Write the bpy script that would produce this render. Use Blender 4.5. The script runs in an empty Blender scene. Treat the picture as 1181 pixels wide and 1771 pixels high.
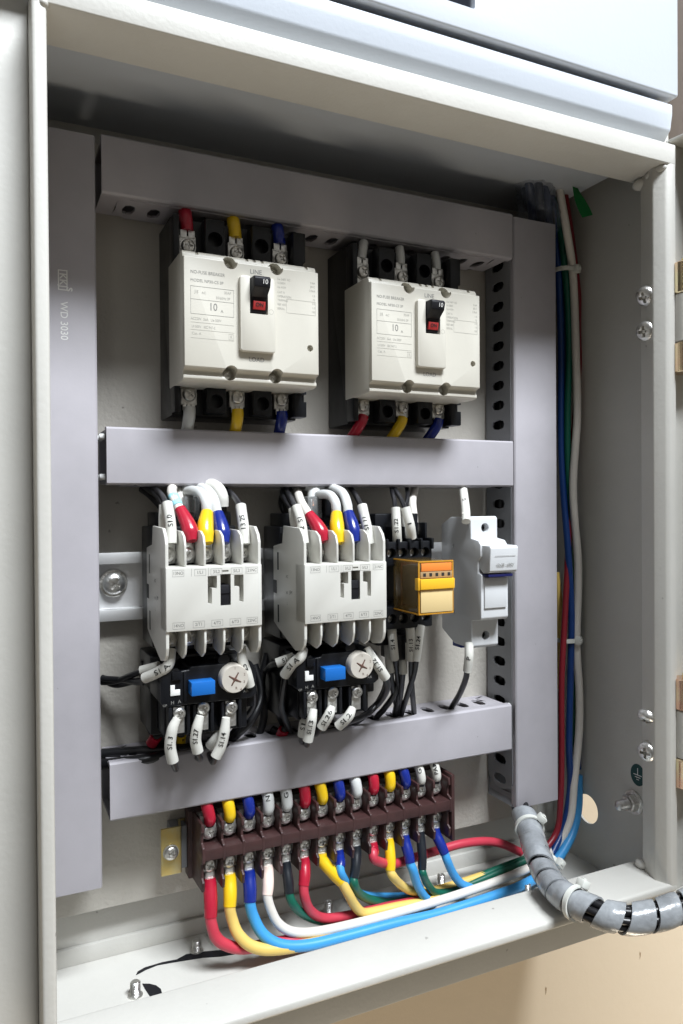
import bpy, bmesh, math, random
from mathutils import Vector, Matrix
random.seed(7)
S = 0.001            # everything below is written in millimetres
sc = bpy.context.scene
COL = sc.collection
# ------------------------------------------------------------------ camera
YAW, PIT, ROL, F = 0.4401823, 0.00956337, -0.00708486, 1307.498
fw = Vector((math.sin(YAW)*math.cos(PIT), math.cos(YAW)*math.cos(PIT), -math.sin(PIT)))
rt0 = Vector((math.cos(YAW), -math.sin(YAW), 0)); up0 = rt0.cross(fw)
cr, sr = math.cos(ROL), math.sin(ROL)
rt = rt0*cr + up0*sr; up = up0*cr - rt0*sr
cam = bpy.data.objects.new('camera', bpy.data.cameras.new('camera')); COL.objects.link(cam)
M = Matrix((rt, up, -fw)).transposed().to_4x4(); M.translation = Vector((0, -400*S, 0)); cam.matrix_world = M
cam.data.sensor_fit = 'VERTICAL'; cam.data.sensor_height = 24; cam.data.lens = F/1771*24
cam.data.clip_start = 0.005; cam.data.clip_end = 50
sc.camera = cam
# ------------------------------------------------------------------ world, lamps, exposure
w = bpy.data.worlds.new('World'); sc.world = w; w.use_nodes = True
nt = w.node_tree; bg = nt.nodes['Background']
tc = nt.nodes.new('ShaderNodeTexCoord'); sx = nt.nodes.new('ShaderNodeSeparateXYZ')
rp = nt.nodes.new('ShaderNodeValToRGB'); mr = nt.nodes.new('ShaderNodeMapRange')
nt.links.new(tc.outputs['Generated'], sx.inputs[0]); nt.links.new(sx.outputs['Z'], mr.inputs[0])
mr.inputs[1].default_value = -1; mr.inputs[2].default_value = 1
nt.links.new(mr.outputs[0], rp.inputs[0]); nt.links.new(rp.outputs[0], bg.inputs[0])
rp.color_ramp.elements[0].position = 0; rp.color_ramp.elements[0].color = (.17, .14, .11, 1)
rp.color_ramp.elements[1].position = 1; rp.color_ramp.elements[1].color = (.85, .87, .92, 1)
e = rp.color_ramp.elements.new(.45); e.color = (.36, .33, .28, 1)
e = rp.color_ramp.elements.new(.62); e.color = (.66, .64, .60, 1)
bg.inputs[1].default_value = 0.27

mx_ = nt.nodes.new('ShaderNodeMapRange'); mx_.inputs[1].default_value = -1; mx_.inputs[2].default_value = 1
mx_.inputs[3].default_value = .16; mx_.inputs[4].default_value = .55          # the room is darker towards the left
nt.links.new(sx.outputs['X'], mx_.inputs[0]); nt.links.new(mx_.outputs[0], bg.inputs[1])

def area(name, loc, target, size, power, color):
    l = bpy.data.lights.new(name, 'AREA'); l.shape = 'RECTANGLE'; l.size, l.size_y = size; l.energy = power; l.color = color
    o = bpy.data.objects.new(name, l); COL.objects.link(o); o.location = loc
    o.rotation_euler = (Vector(target)-Vector(loc)).to_track_quat('-Z', 'Y').to_euler(); return o
area('ceiling_lamp', (0.42, -1.15, 1.62), (0.18, 0, 0), (0.80, 0.42), 82, (0.90, 0.95, 1.0))
area('floor_bounce_lamp', (0.40, -0.30, -1.25), (0.25, -0.08, -0.1), (0.9, 0.2), 6, (1.0, 0.88, 0.70))
sc.view_settings.view_transform = 'Standard'; sc.view_settings.look = 'None'
sc.view_settings.exposure = 0.1; sc.view_settings.gamma = 1
try: sc.view_settings.use_curve_mapping = False
except Exception: pass
sc.render.engine = 'CYCLES'; sc.cycles.max_bounces = 8

# ------------------------------------------------------------------ helpers
def q(px, py, h):
    """photo pixel at depth h (mm from the camera, across the panel) -> point in mm"""
    d = fw + rt*((px-590.5)/F) - up*((py-885.5)/F)
    d = d*(h/d.y); return Vector((d.x, d.y-400, d.z))
ORG = {}
def props(o, label=None, cat=None, group=None, kind=None):
    if label: o['label'] = label
    if cat: o['category'] = cat
    if group: o['group'] = group
    if kind: o['kind'] = kind
    return o
def thing(name, label, cat, loc=(0, 0, 0), group=None):
    o = bpy.data.objects.new(name, None); COL.objects.link(o); o.empty_display_size = .01
    o.location = Vector(loc)*S; ORG[o.name] = Vector(loc)
    return props(o, label, cat, group)
def finish(bm, me, sharp=38):
    bmesh.ops.recalc_face_normals(bm, faces=bm.faces)
    for f_ in bm.faces: f_.smooth = True
    lim = math.radians(sharp)
    for ed in bm.edges:
        if len(ed.link_faces) == 2 and ed.calc_face_angle(0) > lim: ed.smooth = False
    bm.to_mesh(me); bm.free()
def build(name, bm, mat, parent=None, world=False, loc=None, sharp=38):
    """link bm as ONE mesh object. world=True: verts are in world mm; loc = own origin"""
    off = Vector((0, 0, 0))
    if parent is not None and world: off = ORG[parent.name]
    if loc is not None and parent is None: off = Vector(loc)
    for v in bm.verts: v.co = (v.co-off)*S
    me = bpy.data.meshes.new(name); finish(bm, me, sharp); me.materials.append(mat)
    o = bpy.data.objects.new(name, me); COL.objects.link(o)
    if parent is not None: o.parent = parent; ORG[o.name] = ORG[parent.name].copy()
    else: o.location = off*S; ORG[o.name] = off
    return o
def inst(name, me, parent, loc, rot=(0, 0, 0), scale=1):
    """share a mesh; loc in thing-local mm"""
    o = bpy.data.objects.new(name, me); COL.objects.link(o); o.parent = parent
    o.location = Vector(loc)*S; o.rotation_euler = rot
    o.scale = (scale,)*3 if not hasattr(scale, '__len__') else scale
    return o
def copy_tree(o, dx, parent=None):
    c = o.copy(); COL.objects.link(c); c.parent = parent
    if 'screw' in o.name: c.rotation_euler.y += random.uniform(.3, 1.2)
    if parent is None: c.location = o.location+Vector(dx)*S; ORG[c.name] = ORG[o.name]+Vector(dx)
    for ch in [x for x in bpy.data.objects if x.parent == o]: copy_tree(ch, dx, c)
    return c
NB = bmesh.new
def box(bm, x0, x1, y0, y1, z0, z1, bev=0, seg=2, rot=None, piv=None):
    t = bmesh.new()
    bmesh.ops.create_cube(t, size=1)
    for v in t.verts:
        v.co = Vector(((x0+x1)/2+v.co.x*(x1-x0), (y0+y1)/2+v.co.y*(y1-y0), (z0+z1)/2+v.co.z*(z1-z0)))
    if bev: bmesh.ops.bevel(t, geom=t.edges[:]+t.verts[:], offset=bev, segments=seg, profile=.5, affect='EDGES')
    merge(bm, t, rot, piv); return bm
def merge(bm, t, rot=None, piv=None, mat=None):
    if rot is not None:
        p = Vector(piv) if piv is not None else Vector((0, 0, 0))
        for v in t.verts: v.co = rot@(v.co-p)+p
    if mat is not None:
        for v in t.verts: v.co = mat@v.co
    me = bpy.data.meshes.new('tmp'); t.to_mesh(me); t.free(); bm.from_mesh(me); bpy.data.meshes.remove(me)
def prism(bm, pts, axis, a0, a1, bev=0, seg=2):
    """pts: 2-D outline in the two other axes (x: y,z / y: x,z / z: x,y)"""
    t = bmesh.new()
    def mk(p, a):
        return {'x': (a, p[0], p[1]), 'y': (p[0], a, p[1]), 'z': (p[0], p[1], a)}[axis]
    A = [t.verts.new(mk(p, a0)) for p in pts]; B = [t.verts.new(mk(p, a1)) for p in pts]
    t.faces.new(A); t.faces.new(B[::-1]); n = len(pts)
    for i in range(n): t.faces.new((A[i], B[i], B[(i+1) % n], A[(i+1) % n]))
    bmesh.ops.recalc_face_normals(t, faces=t.faces)
    if bev: bmesh.ops.bevel(t, geom=t.edges[:]+t.verts[:], offset=bev, segments=seg, profile=.5, affect='EDGES')
    merge(bm, t); return bm
def catmull(P, n=6):
    P = [Vector(p) for p in P]
    if len(P) < 3: return P
    Q = [P[0]*2-P[1]]+P+[P[-1]*2-P[-2]]; out = []
    for i in range(1, len(Q)-2):
        a, b, c, d = Q[i-1:i+3]
        for k in range(n):
            t = k/n; out.append(.5*((2*b)+(c-a)*t+(2*a-5*b+4*c-d)*t*t+(3*b-a-3*c+d)*t**3))
    out.append(P[-1]); return out
def frames(P):
    T = []
    for i in range(len(P)):
        a = P[max(0, i-1)]; b = P[min(len(P)-1, i+1)]; T.append((b-a).normalized())
    n = T[0].cross(Vector((0, 1, 0)))
    if n.length < .1: n = T[0].cross(Vector((1, 0, 0)))
    n.normalize(); N = []
    for t in T:
        n = (n-t*n.dot(t)).normalized(); N.append(n)
    return T, N
def tube(bm, P, r, seg=12, smooth=6, cap=True, flat=None):
    """r: number or list of radii along the control points"""
    m = len(P); C = catmull(P, smooth) if smooth else [Vector(p) for p in P]
    T, N = frames(C); rings = []
    for i, (c, t, n) in enumerate(zip(C, T, N)):
        if hasattr(r, '__len__'):
            u = i/(len(C)-1)*(len(r)-1); k = min(int(u), len(r)-2); rr = r[k]*(1-(u-k))+r[k+1]*(u-k)
        else: rr = r
        b = t.cross(n)
        rings.append([bm.verts.new(c+(n*math.cos(a)+b*math.sin(a))*rr) for a in [2*math.pi*j/seg for j in range(seg)]])
    for i in range(len(rings)-1):
        for j in range(seg): bm.faces.new((rings[i][j], rings[i][(j+1) % seg], rings[i+1][(j+1) % seg], rings[i+1][j]))
    if cap: bm.faces.new(rings[0][::-1]); bm.faces.new(rings[-1])
    return bm
def lathe(bm, c, axis, prof, seg=20):
    """axis: direction vector; prof: list of (radius, height along the axis)"""
    a = Vector(axis).normalized(); n = a.orthogonal().normalized(); b = a.cross(n); c = Vector(c); R = []
    for r, h in prof:
        if r < 1e-6: R.append([bm.verts.new(c+a*h)])
        else: R.append([bm.verts.new(c+a*h+(n*math.cos(t)+b*math.sin(t))*r) for t in [2*math.pi*j/seg for j in range(seg)]])
    for i in range(len(R)-1):
        A, B = R[i], R[i+1]
        for j in range(seg):
            k = (j+1) % seg
            if len(A) == 1 and len(B) == 1: continue
            if len(A) == 1: bm.faces.new((A[0], B[j], B[k]))
            elif len(B) == 1: bm.faces.new((A[j], A[k], B[0]))
            else: bm.faces.new((A[j], A[k], B[k], B[j]))
    return bm
def cyl(bm, c, axis, r, l, seg=20, ch=0):
    if ch: return lathe(bm, c, axis, [(0, 0), (r-ch, 0), (r, ch), (r, l-ch), (r-ch, l), (0, l)], seg)
    return lathe(bm, c, axis, [(0, 0), (r, 0), (r, l), (0, l)], seg)
def cut(bm, cb):
    """boolean difference bm - cb, returns a new bmesh"""
    bmesh.ops.recalc_face_normals(bm, faces=bm.faces); bmesh.ops.recalc_face_normals(cb, faces=cb.faces)
    m1 = bpy.data.meshes.new('a'); bm.to_mesh(m1); bm.free(); m2 = bpy.data.meshes.new('b'); cb.to_mesh(m2); cb.free()
    o1 = bpy.data.objects.new('a', m1); o2 = bpy.data.objects.new('b', m2); COL.objects.link(o1); COL.objects.link(o2)
    md = o1.modifiers.new('b', 'BOOLEAN'); md.operation = 'DIFFERENCE'; md.object = o2; md.solver = 'EXACT'; md.use_self = True
    dg = bpy.context.evaluated_depsgraph_get(); dg.update()
    me = bpy.data.meshes.new_from_object(o1.evaluated_get(dg)); r = bmesh.new(); r.from_mesh(me)
    for o in (o1, o2): bpy.data.objects.remove(o)
    for m in (m1, m2, me): bpy.data.meshes.remove(m)
    return r
def textmesh(s, size, align='CENTER', ext=0.012, bold=0.0):
    cu = bpy.data.curves.new('t', 'FONT'); cu.body = s; cu.size = size; cu.align_x = align; cu.align_y = 'CENTER'
    cu.extrude = ext; cu.resolution_u = 3; cu.offset = bold
    o = bpy.data.objects.new('t', cu); COL.objects.link(o)
    dg = bpy.context.evaluated_depsgraph_get(); dg.update()
    me = bpy.data.meshes.new_from_object(o.evaluated_get(dg)); t = bmesh.new(); t.from_mesh(me)
    bpy.data.objects.remove(o); bpy.data.curves.remove(cu); bpy.data.meshes.remove(me); return t
def text(bm, s, size, c, X=(1, 0, 0), Y=(0, 0, 1), align='CENTER', bold=0.0, sx=1.0, ext=0.012):
    t = textmesh(s, size, align, ext, bold); X = Vector(X).normalized(); Y = Vector(Y).normalized(); N = X.cross(Y); c = Vector(c)
    for v in t.verts: v.co = c+X*v.co.x*sx+Y*v.co.y+N*v.co.z
    merge(bm, t); return bm
def fine(t, lim=.5):
    bmesh.ops.triangulate(t, faces=t.faces[:])
    for _ in range(4):
        E = [e_ for e_ in t.edges if e_.calc_length() > lim]
        if not E: break
        bmesh.ops.subdivide_edges(t, edges=E, cuts=1); bmesh.ops.triangulate(t, faces=t.faces[:])
    return t
def frame2d(bm, x0, x1, z0, z1, y, wd=.12, th=.02):
    for a in ((x0, x1, z1-wd, z1), (x0, x1, z0, z0+wd), (x0, x0+wd, z0+wd, z1-wd), (x1-wd, x1, z0+wd, z1-wd)):
        box(bm, a[0], a[1], y-th, y+.001, a[2], a[3])
    return bm

# ------------------------------------------------------------------ materials
MATS = {}
def mat(name, col, rough=.5, metal=0, bump=None, var=None, coat=0, spec=.5, trans=0, alpha=1, bump2=None, speck=None):
    if name in MATS: return MATS[name]
    m = bpy.data.materials.new(name); m.use_nodes = True; n = m.node_tree; p = n.nodes['Principled BSDF']
    p.inputs['Base Color'].default_value = (*col, 1); p.inputs['Roughness'].default_value = rough
    p.inputs['Metallic'].default_value = metal; p.inputs['Specular IOR Level'].default_value = spec
    p.inputs['Coat Weight'].default_value = coat; p.inputs['Coat Roughness'].default_value = .12
    if trans: p.inputs['Transmission Weight'].default_value = trans
    p.inputs['Alpha'].default_value = alpha
    tc = n.nodes.new('ShaderNodeTexCoord')
    if var:
        nz = n.nodes.new('ShaderNodeTexNoise'); nz.inputs['Scale'].default_value = var[0]; nz.inputs['Detail'].default_value = 6
        nz.inputs['Roughness'].default_value = .6
        mx = n.nodes.new('ShaderNodeMix'); mx.data_type = 'RGBA'; cr_ = n.nodes.new('ShaderNodeMapRange')
        cr_.inputs[1].default_value = .35; cr_.inputs[2].default_value = .68
        n.links.new(tc.outputs['Object'], nz.inputs['Vector']); n.links.new(nz.outputs['Fac'], cr_.inputs[0]); n.links.new(cr_.outputs[0], mx.inputs[0])
        c2 = var[2] if len(var) > 2 else tuple(c*(1-var[1]) for c in col)
        mx.inputs[6].default_value = (*col, 1); mx.inputs[7].default_value = (*c2, 1)
        n.links.new(mx.outputs[2], p.inputs['Base Color'])
        ad = n.nodes.new('ShaderNodeMapRange'); ad.inputs[3].default_value = max(.03, rough-.07); ad.inputs[4].default_value = min(1, rough+.1)
        n.links.new(nz.outputs['Fac'], ad.inputs[0]); n.links.new(ad.outputs[0], p.inputs['Roughness'])
    if speck:
        sn = n.nodes.new('ShaderNodeTexNoise'); sn.inputs['Scale'].default_value = speck[0]; sn.inputs['Detail'].default_value = 2
        sm = n.nodes.new('ShaderNodeMapRange'); sm.inputs[1].default_value = speck[1]; sm.inputs[2].default_value = speck[1]+.03; sm.inputs[4].default_value = speck[2]
        m2 = n.nodes.new('ShaderNodeMix'); m2.data_type = 'RGBA'; m2.inputs[7].default_value = (.09, .075, .06, 1)
        n.links.new(tc.outputs['Object'], sn.inputs['Vector']); n.links.new(sn.outputs['Fac'], sm.inputs[0]); n.links.new(sm.outputs[0], m2.inputs[0])
        n.links.new(mx.outputs[2], m2.inputs[6]); n.links.new(m2.outputs[2], p.inputs['Base Color'])
    prev = None
    for b in (bump, bump2):
        if b:
            nb = n.nodes.new('ShaderNodeTexNoise'); nb.inputs['Scale'].default_value = b[0]; nb.inputs['Detail'].default_value = 3
            bp = n.nodes.new('ShaderNodeBump'); bp.inputs['Strength'].default_value = b[1]; bp.inputs['Distance'].default_value = b[2] if len(b) > 2 else .0003
            n.links.new(tc.outputs['Object'], nb.inputs['Vector']); n.links.new(nb.outputs['Fac'], bp.inputs['Height'])
            if prev: n.links.new(prev.outputs[0], bp.inputs['Normal'])
            prev = bp
    if prev: n.links.new(prev.outputs[0], p.inputs['Normal'])
    MATS[name] = m; return m
PAINT = mat('box paint', (.60, .588, .548), .46, spec=.28, bump=(480, .26, .0004), var=(14, .08), bump2=(60, .05, .001), speck=(150, .765, .5))
PLATE = mat('plate paint', (.56, .53, .475), .42, spec=.35, bump=(420, .6, .0006), var=(18, .08), bump2=(70, .05, .001), speck=(200, .75, .5))
UPPER = mat('upper cabinet paint', (.58, .62, .68), .36, bump=(500, .2, .0003), var=(6, .04))
DUCT = mat('duct pvc', (.455, .435, .465), .5, bump=(900, .12, .0002), var=(22, .14), speck=(230, .76, .4))
DUCTB = mat('duct base pvc', (.22, .225, .235), .5, bump=(900, .12, .0002), var=(40, .12))
CREAM = mat('breaker cream', (.61, .585, .515), .38, bump=(1300, .15, .0001), var=(60, .04))
WHITEP = mat('contactor cream', (.65, .64, .595), .36, bump=(1300, .12, .0001), var=(50, .04))
FUSEW = mat('fuse white', (.66, .675, .69), .33, bump=(1300, .1, .0001), var=(50, .04))
BLACK = mat('black plastic', (.010, .011, .014), .3, bump=(700, .15, .0002), var=(90, .3), spec=.35)
BLACKM = mat('black matt plastic', (.012, .012, .015), .5, bump=(700, .15, .0002), spec=.25)
BROWN = mat('phenolic brown', (.058, .025, .024), .42, bump=(600, .25, .0002), var=(120, .35))
STEEL = mat('nickel screw', (.88, .87, .84), .3, .92, bump=(600, .8, .0005), var=(350, .35))
ZINC = mat('tinned lug', (.88, .88, .86), .36, .9, bump=(500, .8, .0006), var=(200, .25))
RAIL = mat('din rail zinc', (.86, .86, .86), .5, .75, bump=(200, .15, .0003), var=(40, .15))
BRASS = mat('yellow zinc', (.74, .54, .17), .36, .8, var=(90, .3, (.62, .58, .34)), bump=(300, .2, .0003))
IRID = mat('passivated zinc', (.76, .68, .44), .22, 1, var=(60, .3, (.75, .48, .36)), bump=(300, .2, .0003))
COPPER = mat('copper', (.75, .34, .2), .3, 1)
RED = mat('red sleeve', (.42, .012, .035), .27, bump=(500, .2, .0003), coat=.3)
YEL = mat('yellow sleeve', (.80, .52, .012), .3, bump=(500, .2, .0003), coat=.3)
BLU = mat('blue sleeve', (.007, .022, .22), .27, bump=(500, .2, .0003), coat=.3)
BLKS = mat('black sleeve', (.012, .015, .02), .3, bump=(500, .2, .0003), coat=.2)
PINKS = mat('pinkish white sleeve', (.86, .68, .60), .35, bump=(500, .2, .0003))
GREYS = mat('white sleeve', (.64, .65, .64), .33, bump=(500, .2, .0003), coat=.2)
WRED = mat('red wire', (.54, .045, .075), .38, bump=(300, .12, .0003), var=(60, .12))
WYEL = mat('yellow wire', (.78, .55, .15), .4, bump=(300, .12, .0003), var=(60, .1))
WBLU = mat('light blue wire', (.055, .33, .70), .38, bump=(300, .12, .0003), var=(60, .1))
WBL2 = mat('blue wire', (.008, .045, .19), .36, bump=(300, .12, .0003), var=(60, .12))
WRE2 = mat('dark red wire', (.22, .012, .022), .4, bump=(300, .12, .0003), var=(60, .12))
WGRN = mat('green wire', (.006, .11, .07), .36, bump=(300, .12, .0003), var=(60, .12))
WWHT = mat('white wire', (.76, .72, .66), .4, bump=(300, .12, .0003), var=(60, .08))
WBLK = mat('black wire', (.012, .012, .014), .34, bump=(300, .12, .0003))
MARK = mat('marker tube', (.68, .67, .62), .45, bump=(500, .15, .0003), var=(150, .07))
INK = mat('ink', (.02, .02, .02), .6)
GINK = mat('grey ink', (.22, .215, .20), .6)
FINK = mat('faint ink', (.38, .37, .33), .6)
WINK = mat('white ink', (.80, .80, .78), .6)
REDP = mat('red indicator', (.42, .03, .03), .45)
BLUEB = mat('blue button', (.01, .14, .50), .36, bump=(900, .1, .0001))
DIAL = mat('dial cream', (.56, .52, .46), .38, bump=(700, .2, .0002), var=(160, .08))
DARKINS = mat('dark recess', (.05, .05, .05), .7)
ORANGE = mat('orange label', (.85, .25, .045), .42)
AMBER = mat('amber plastic', (.90, .50, .03), .32)
BEIGE = mat('beige label', (.72, .55, .27), .5)
TIE = mat('nylon tie', (.72, .73, .68), .3, coat=.2, spec=.6, alpha=.93)
GREENT = mat('green tag', (.012, .32, .07), .4)
EARTH = mat('earth label', (.004, .055, .055), .45)
WALLM = mat('wall paint', (.82, .68, .50), .75, speck=(38, .735, .5), bump=(90, .25, .0012), var=(3, .08, (.78, .65, .485)), bump2=(900, .15, .0003))
DGREY = mat('dark grey cabinet', (.17, .16, .175), .5, bump=(300, .15, .0003))
GLASSD = mat('dark window', (.01, .012, .02), .08)
WRAP = mat('grey spiral wrap', (.45, .475, .50), .24, bump=(190, .6, .001), var=(70, .45), coat=.5, alpha=.84)
FILM = mat('clear film', (.30, .35, .46), .08, bump=(140, 1, .004), alpha=.22, spec=1)
RELAYC = mat('smoky amber cover', (.22, .14, .04), .08, bump=(80, .1, .0005), alpha=.34, spec=.7)
CLEARG = mat('smoky clear plastic', (.35, .36, .36), .12, alpha=.5, spec=.8)

# ------------------------------------------------------------------ shared small meshes
def mesh_of(bm, name, m, sharp=38):
    for v in bm.verts: v.co = v.co*S
    me = bpy.data.meshes.new(name); finish(bm, me, sharp); me.materials.append(m); return me
def screw_bm(r, hgt, cross=True, washer=0):
    """pan head facing -y, base at y=0"""
    b = NB()
    lathe(b, (0, 0, 0), (0, -1, 0), [(0, -1.2), (r*.97, -1.2), (r, .0), (r, hgt*.35), (r*.93, hgt*.66), (r*.72, hgt*.9), (r*.4, hgt), (0, hgt)], 24)
    if cross:
        c = NB(); a = r*.56; k = r*.15
        box(c, -a, a, -hgt-1, -hgt*.30, -k, k); b = cut(b, c)
        c = NB(); box(c, -k, k, -hgt-1, -hgt*.301, -a*.99, a*.99); b = cut(b, c)
        c = NB(); lathe(c, (0, 0, 0), (0, -1, 0), [(0, hgt*.12), (k*.5, hgt*.12), (r*.34, hgt+.5), (0, hgt+.5)], 4); b = cut(b, c)
    if washer: lathe(b, (0, .3, 0), (0, -1, 0), [(0, -1), (washer, -1), (washer, .3), (0, .3)], 20)
    return b
SCREW = mesh_of(screw_bm(3.1, 1.9, washer=3.5), 'screw', STEEL)
SCREW_S = mesh_of(screw_bm(2.5, 1.5), 'screw_small', STEEL)
SCREW_B = mesh_of(screw_bm(5.0, 3.0), 'screw_big', STEEL)
def rz(): return (0, random.uniform(0, 1.6), 0)

# terminal lug (faces -y, screw at the origin, barrel towards -z)
b = NB(); box(b, -3.7, 3.7, -.9, 0, -3.6, 3.4, .4); box(b, -2.7, 2.7, -2.2, .6, -8, -3.2, .9)
for k in range(3): box(b, -1.6, 1.6, -2.35, -2.0, -6.9+k*1.3, -6.4+k*1.3)
LUG = mesh_of(b, 'lug', ZINC)

# ------------------------------------------------------------------ setting: the wall
b = NB(); box(b, -2500, 2500, 22, 60, -1600, 1800)
props(build('wall', b, WALLM), kind='structure', label='cream painted wall behind the box')

for lb, c_ in (('small brown scuff low on the cream wall, right of centre', (944, 1713)), ('faint brown scuff on the wall under the spiral wrap', (1107, 1652))):
    ctr = q(*c_, 421.9); b = NB(); vs = []
    for k in range(9):
        a = k*2*math.pi/9; r_ = 1.0+.45*math.sin(k*2.3); vs.append(b.verts.new(ctr+Vector((r_*.7*math.cos(a), 0, r_*2.6*math.sin(a)))))
    f_ = b.faces.new(vs); rr_ = bmesh.ops.extrude_face_region(b, geom=[f_])
    for v in rr_['geom']:
        if isinstance(v, bmesh.types.BMVert): v.co.y += .08
    props(build('wall_scuff', b, mat('scuff brown', (.38, .26, .15), .7), loc=ctr), lb, 'scuff mark')

# ------------------------------------------------------------------ upper cabinet, dark cabinet behind
up_ = thing('wall_cabinet', 'pale blue white cabinet above the open control box', 'cabinet', (150, -60, 205))
b = NB(); prism(b, [(22, 197), (-86, 197), (-94, 199), (-99.2, 205), (-100.5, 213), (-100.5, 218.6), (-95, 219.6), (22, 219.6)], 'x', -400, 344, .8); build('base_trim', b, UPPER, up_, True)
b = NB(); box(b, -398, 342, -92, 22, 219.9, 520); build('body', b, UPPER, up_, True)
b = NB(); box(b, -402, 345.6, -103, -94, 221.8, 520, 1.1, 3)
c = NB(); box(c, 118, 211.3, -110, -99, 233.2, 330, 1.0); b = cut(b, c)
build('door', b, UPPER, up_, True)
b = NB(); box(b, 119, 210.6, -100.5, -98.5, 234, 328); build('window', b, GLASSD, up_, True)
dk = thing('tall_cabinet', 'dark grey cabinet standing behind at the upper right edge', 'cabinet', (540, 0, 300))
b = NB(); box(b, 478, 760, -6, 21, 120, 560, 2); build('body', b, DGREY, dk, True)
b = NB(); box(b, 484, 754, -9, -6.2, 126, 554, 1); build('door', b, DGREY, dk, True)

# ------------------------------------------------------------------ the control box
bx = thing('control_box', 'open beige steel control box on the wall', 'control box', (165, 14, -236))
IX0, IX1, IZ0, IZ1, YF = -6, 356, -236.5, 214.5, -83
b = NB(); box(b, -7.5, 357.5, 12, 13.5, -238, 216); build('back_panel', b, PAINT, bx, True)
b = NB()
box(b, -7.5, IX0, YF, 12, -238, 216)
box(b, IX0, 357.5, YF, 12, IZ1, 216); box(b, IX0, 357.5, YF, 12, -238, IZ0)
# recessed front flange round the opening
y0 = YF-1.5
box(b, -9, 16.8, y0, YF-.01, -239, 217, .4); box(b, 16.9, 341, y0, YF-.01, 184, 217, .4)
box(b, 16.9, 341, y0, YF-.01, -239, -209, .4); box(b, 341.1, 359, y0, YF-.01, -239, 217, .4)
c = NB(); cyl(c, (312, -26, 205), (0, 0, 1), 26, 20, 40); b = cut(b, c)
build('shell', b, PAINT, bx, True)
b = NB(); box(b, IX1, 357.5, YF, 12, IZ0+.02, IZ1-.02)
c = NB(); cyl(c, (350, -20.5, -201), (1, 0, 0), 9.3, 14, 40); b = cut(b, c)
build('side_wall', b, PAINT, bx, True)
for za, zb in ((IZ0+.02, -227.5), (206, IZ1-.02)):
    b = NB(); box(b, IX0+.02, IX1-.02, 9.5, 11.9, za, zb, .3); build('back_fold', b, PAINT, bx, True)
# raised rim
b = NB()
box(b, 16.8, 22, -105, -80, -212.9, 194, 1.3, 3)
box(b, 18, 341, -105.1, -78, 183, 194, .7, 3)
box(b, 18, 341, -105.1, -75, -213, -208.2, 1.5, 3)
prism(b, [(336.4, -105), (334.5, -103.6), (331.9, -97.5), (332.4, -96), (336.6, -84.5), (341, -84.5), (341, -105)], 'z', -210, 186, .7, 3)
for (x, y, z, r) in ((334.6, -101, 181.6, 2.3), (335.2, -93, 181.2, 2.2), (337, -84, 180, 3.2), (336.4, -98, 182.2, 1.8), (336, -84, -206, 2.6), (335, -98, -207, 1.8), (21, -103, 183, 2.0), (19, -104, 186, 1.9)):
    t = NB(); bmesh.ops.create_icosphere(t, subdivisions=3, radius=r)
    for v in t.verts: v.co = Vector((x+v.co.x, y+v.co.y*1.5, z+v.co.z))
    merge(b, t)
build('rim', b, PAINT, bx, True)
b = NB(); box(b, 14, 332, 0, 3, -205.8, 184, .8)
for sx_ in (14, 330.5): box(b, sx_, sx_+1.5, 3, 11, -205, 183)
build('mounting_plate', b, PLATE, bx, True)
# hinge screws in the right lip
for (px, py) in ((1119.5, 512), (1121, 573), (1123, 1238), (1124, 1299)):
    p = q(px, py, 308.5); p.x = 333.6
    o = inst('screw', SCREW_B, bx, p-ORG[bx.name], (random.uniform(0, 1.5), 0, math.radians(-78)), 1.12)
# earth bolt and label
b = NB(); lathe(b, (356, -60, -182.5), (-1, 0, 0), [(0, 0), (6.6, 0), (6.6, 1), (5.6, 1.2), (5.6, 5.2), (4.9, 5.8), (0, 5.8)], 6)
lathe(b, (356, -60, -182.5), (-1, 0, 0), [(0, 0), (7.3, 0), (7.3, .8), (0, .8)], 24)
nb_ = build('nut', b, STEEL, bx, True, sharp=25)
b = NB(); pr_ = [(0, 5)]
for k in range(9): pr_ += [(3.1, 5+k), (2.6, 5.5+k)]
lathe(b, (356, -60, -182.5), (-1, 0, 0), pr_+[(0, 14)], 16); build('bolt', b, STEEL, bx, True)
b = NB()
t = NB(); lathe(t, (0, 0, 0), (-1, 0, 0), [(0, 0), (6.3, 0), (6.3, .15), (0, .15)], 36)
for v in t.verts: v.co = Vector((355.98+v.co.x, -63+v.co.y*.88, -165+v.co.z*1.05))
merge(b, t); el = build('earth_label', b, EARTH, bx, True)
b = NB(); X0 = 355.78
for (ya, yb, za, zb) in ((-.25, .25, .2, 4.2), (-3.2, 3.2, -.25, .2), (-2.1, 2.1, -1.65, -1.2), (-1, 1, -3.0, -2.6)):
    box(b, X0-.05, X0+.03, -63+ya, -63+yb, -165+za, -165+zb)
build('earth_symbol', b, WINK, el, True)
# floor studs
def stud(px, py, l=7):
    d = q(px, py, 400)+Vector((0, 400, 0)); t = (IZ0)/d.z; p = Vector((d.x*t, d.y*t-400, IZ0))
    b = NB(); pr = [(3.6, 0), (3.6, .5), (2.5, .6)]
    k = .8
    while k < l: pr += [(2.5, k), (2.05, k+.4)]; k += .8
    lathe(b, p, (0, 0, 1), pr+[(1.9, l), (0, l)], 16); build('stud', b, STEEL, bx, True)
for s_ in ((234, 1722, 7), (340, 1645, 6), (568, 1584, 8), (763, 1536, 8), (911, 1552, 8), (700, 1600, 5)): stud(*s_)
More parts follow.
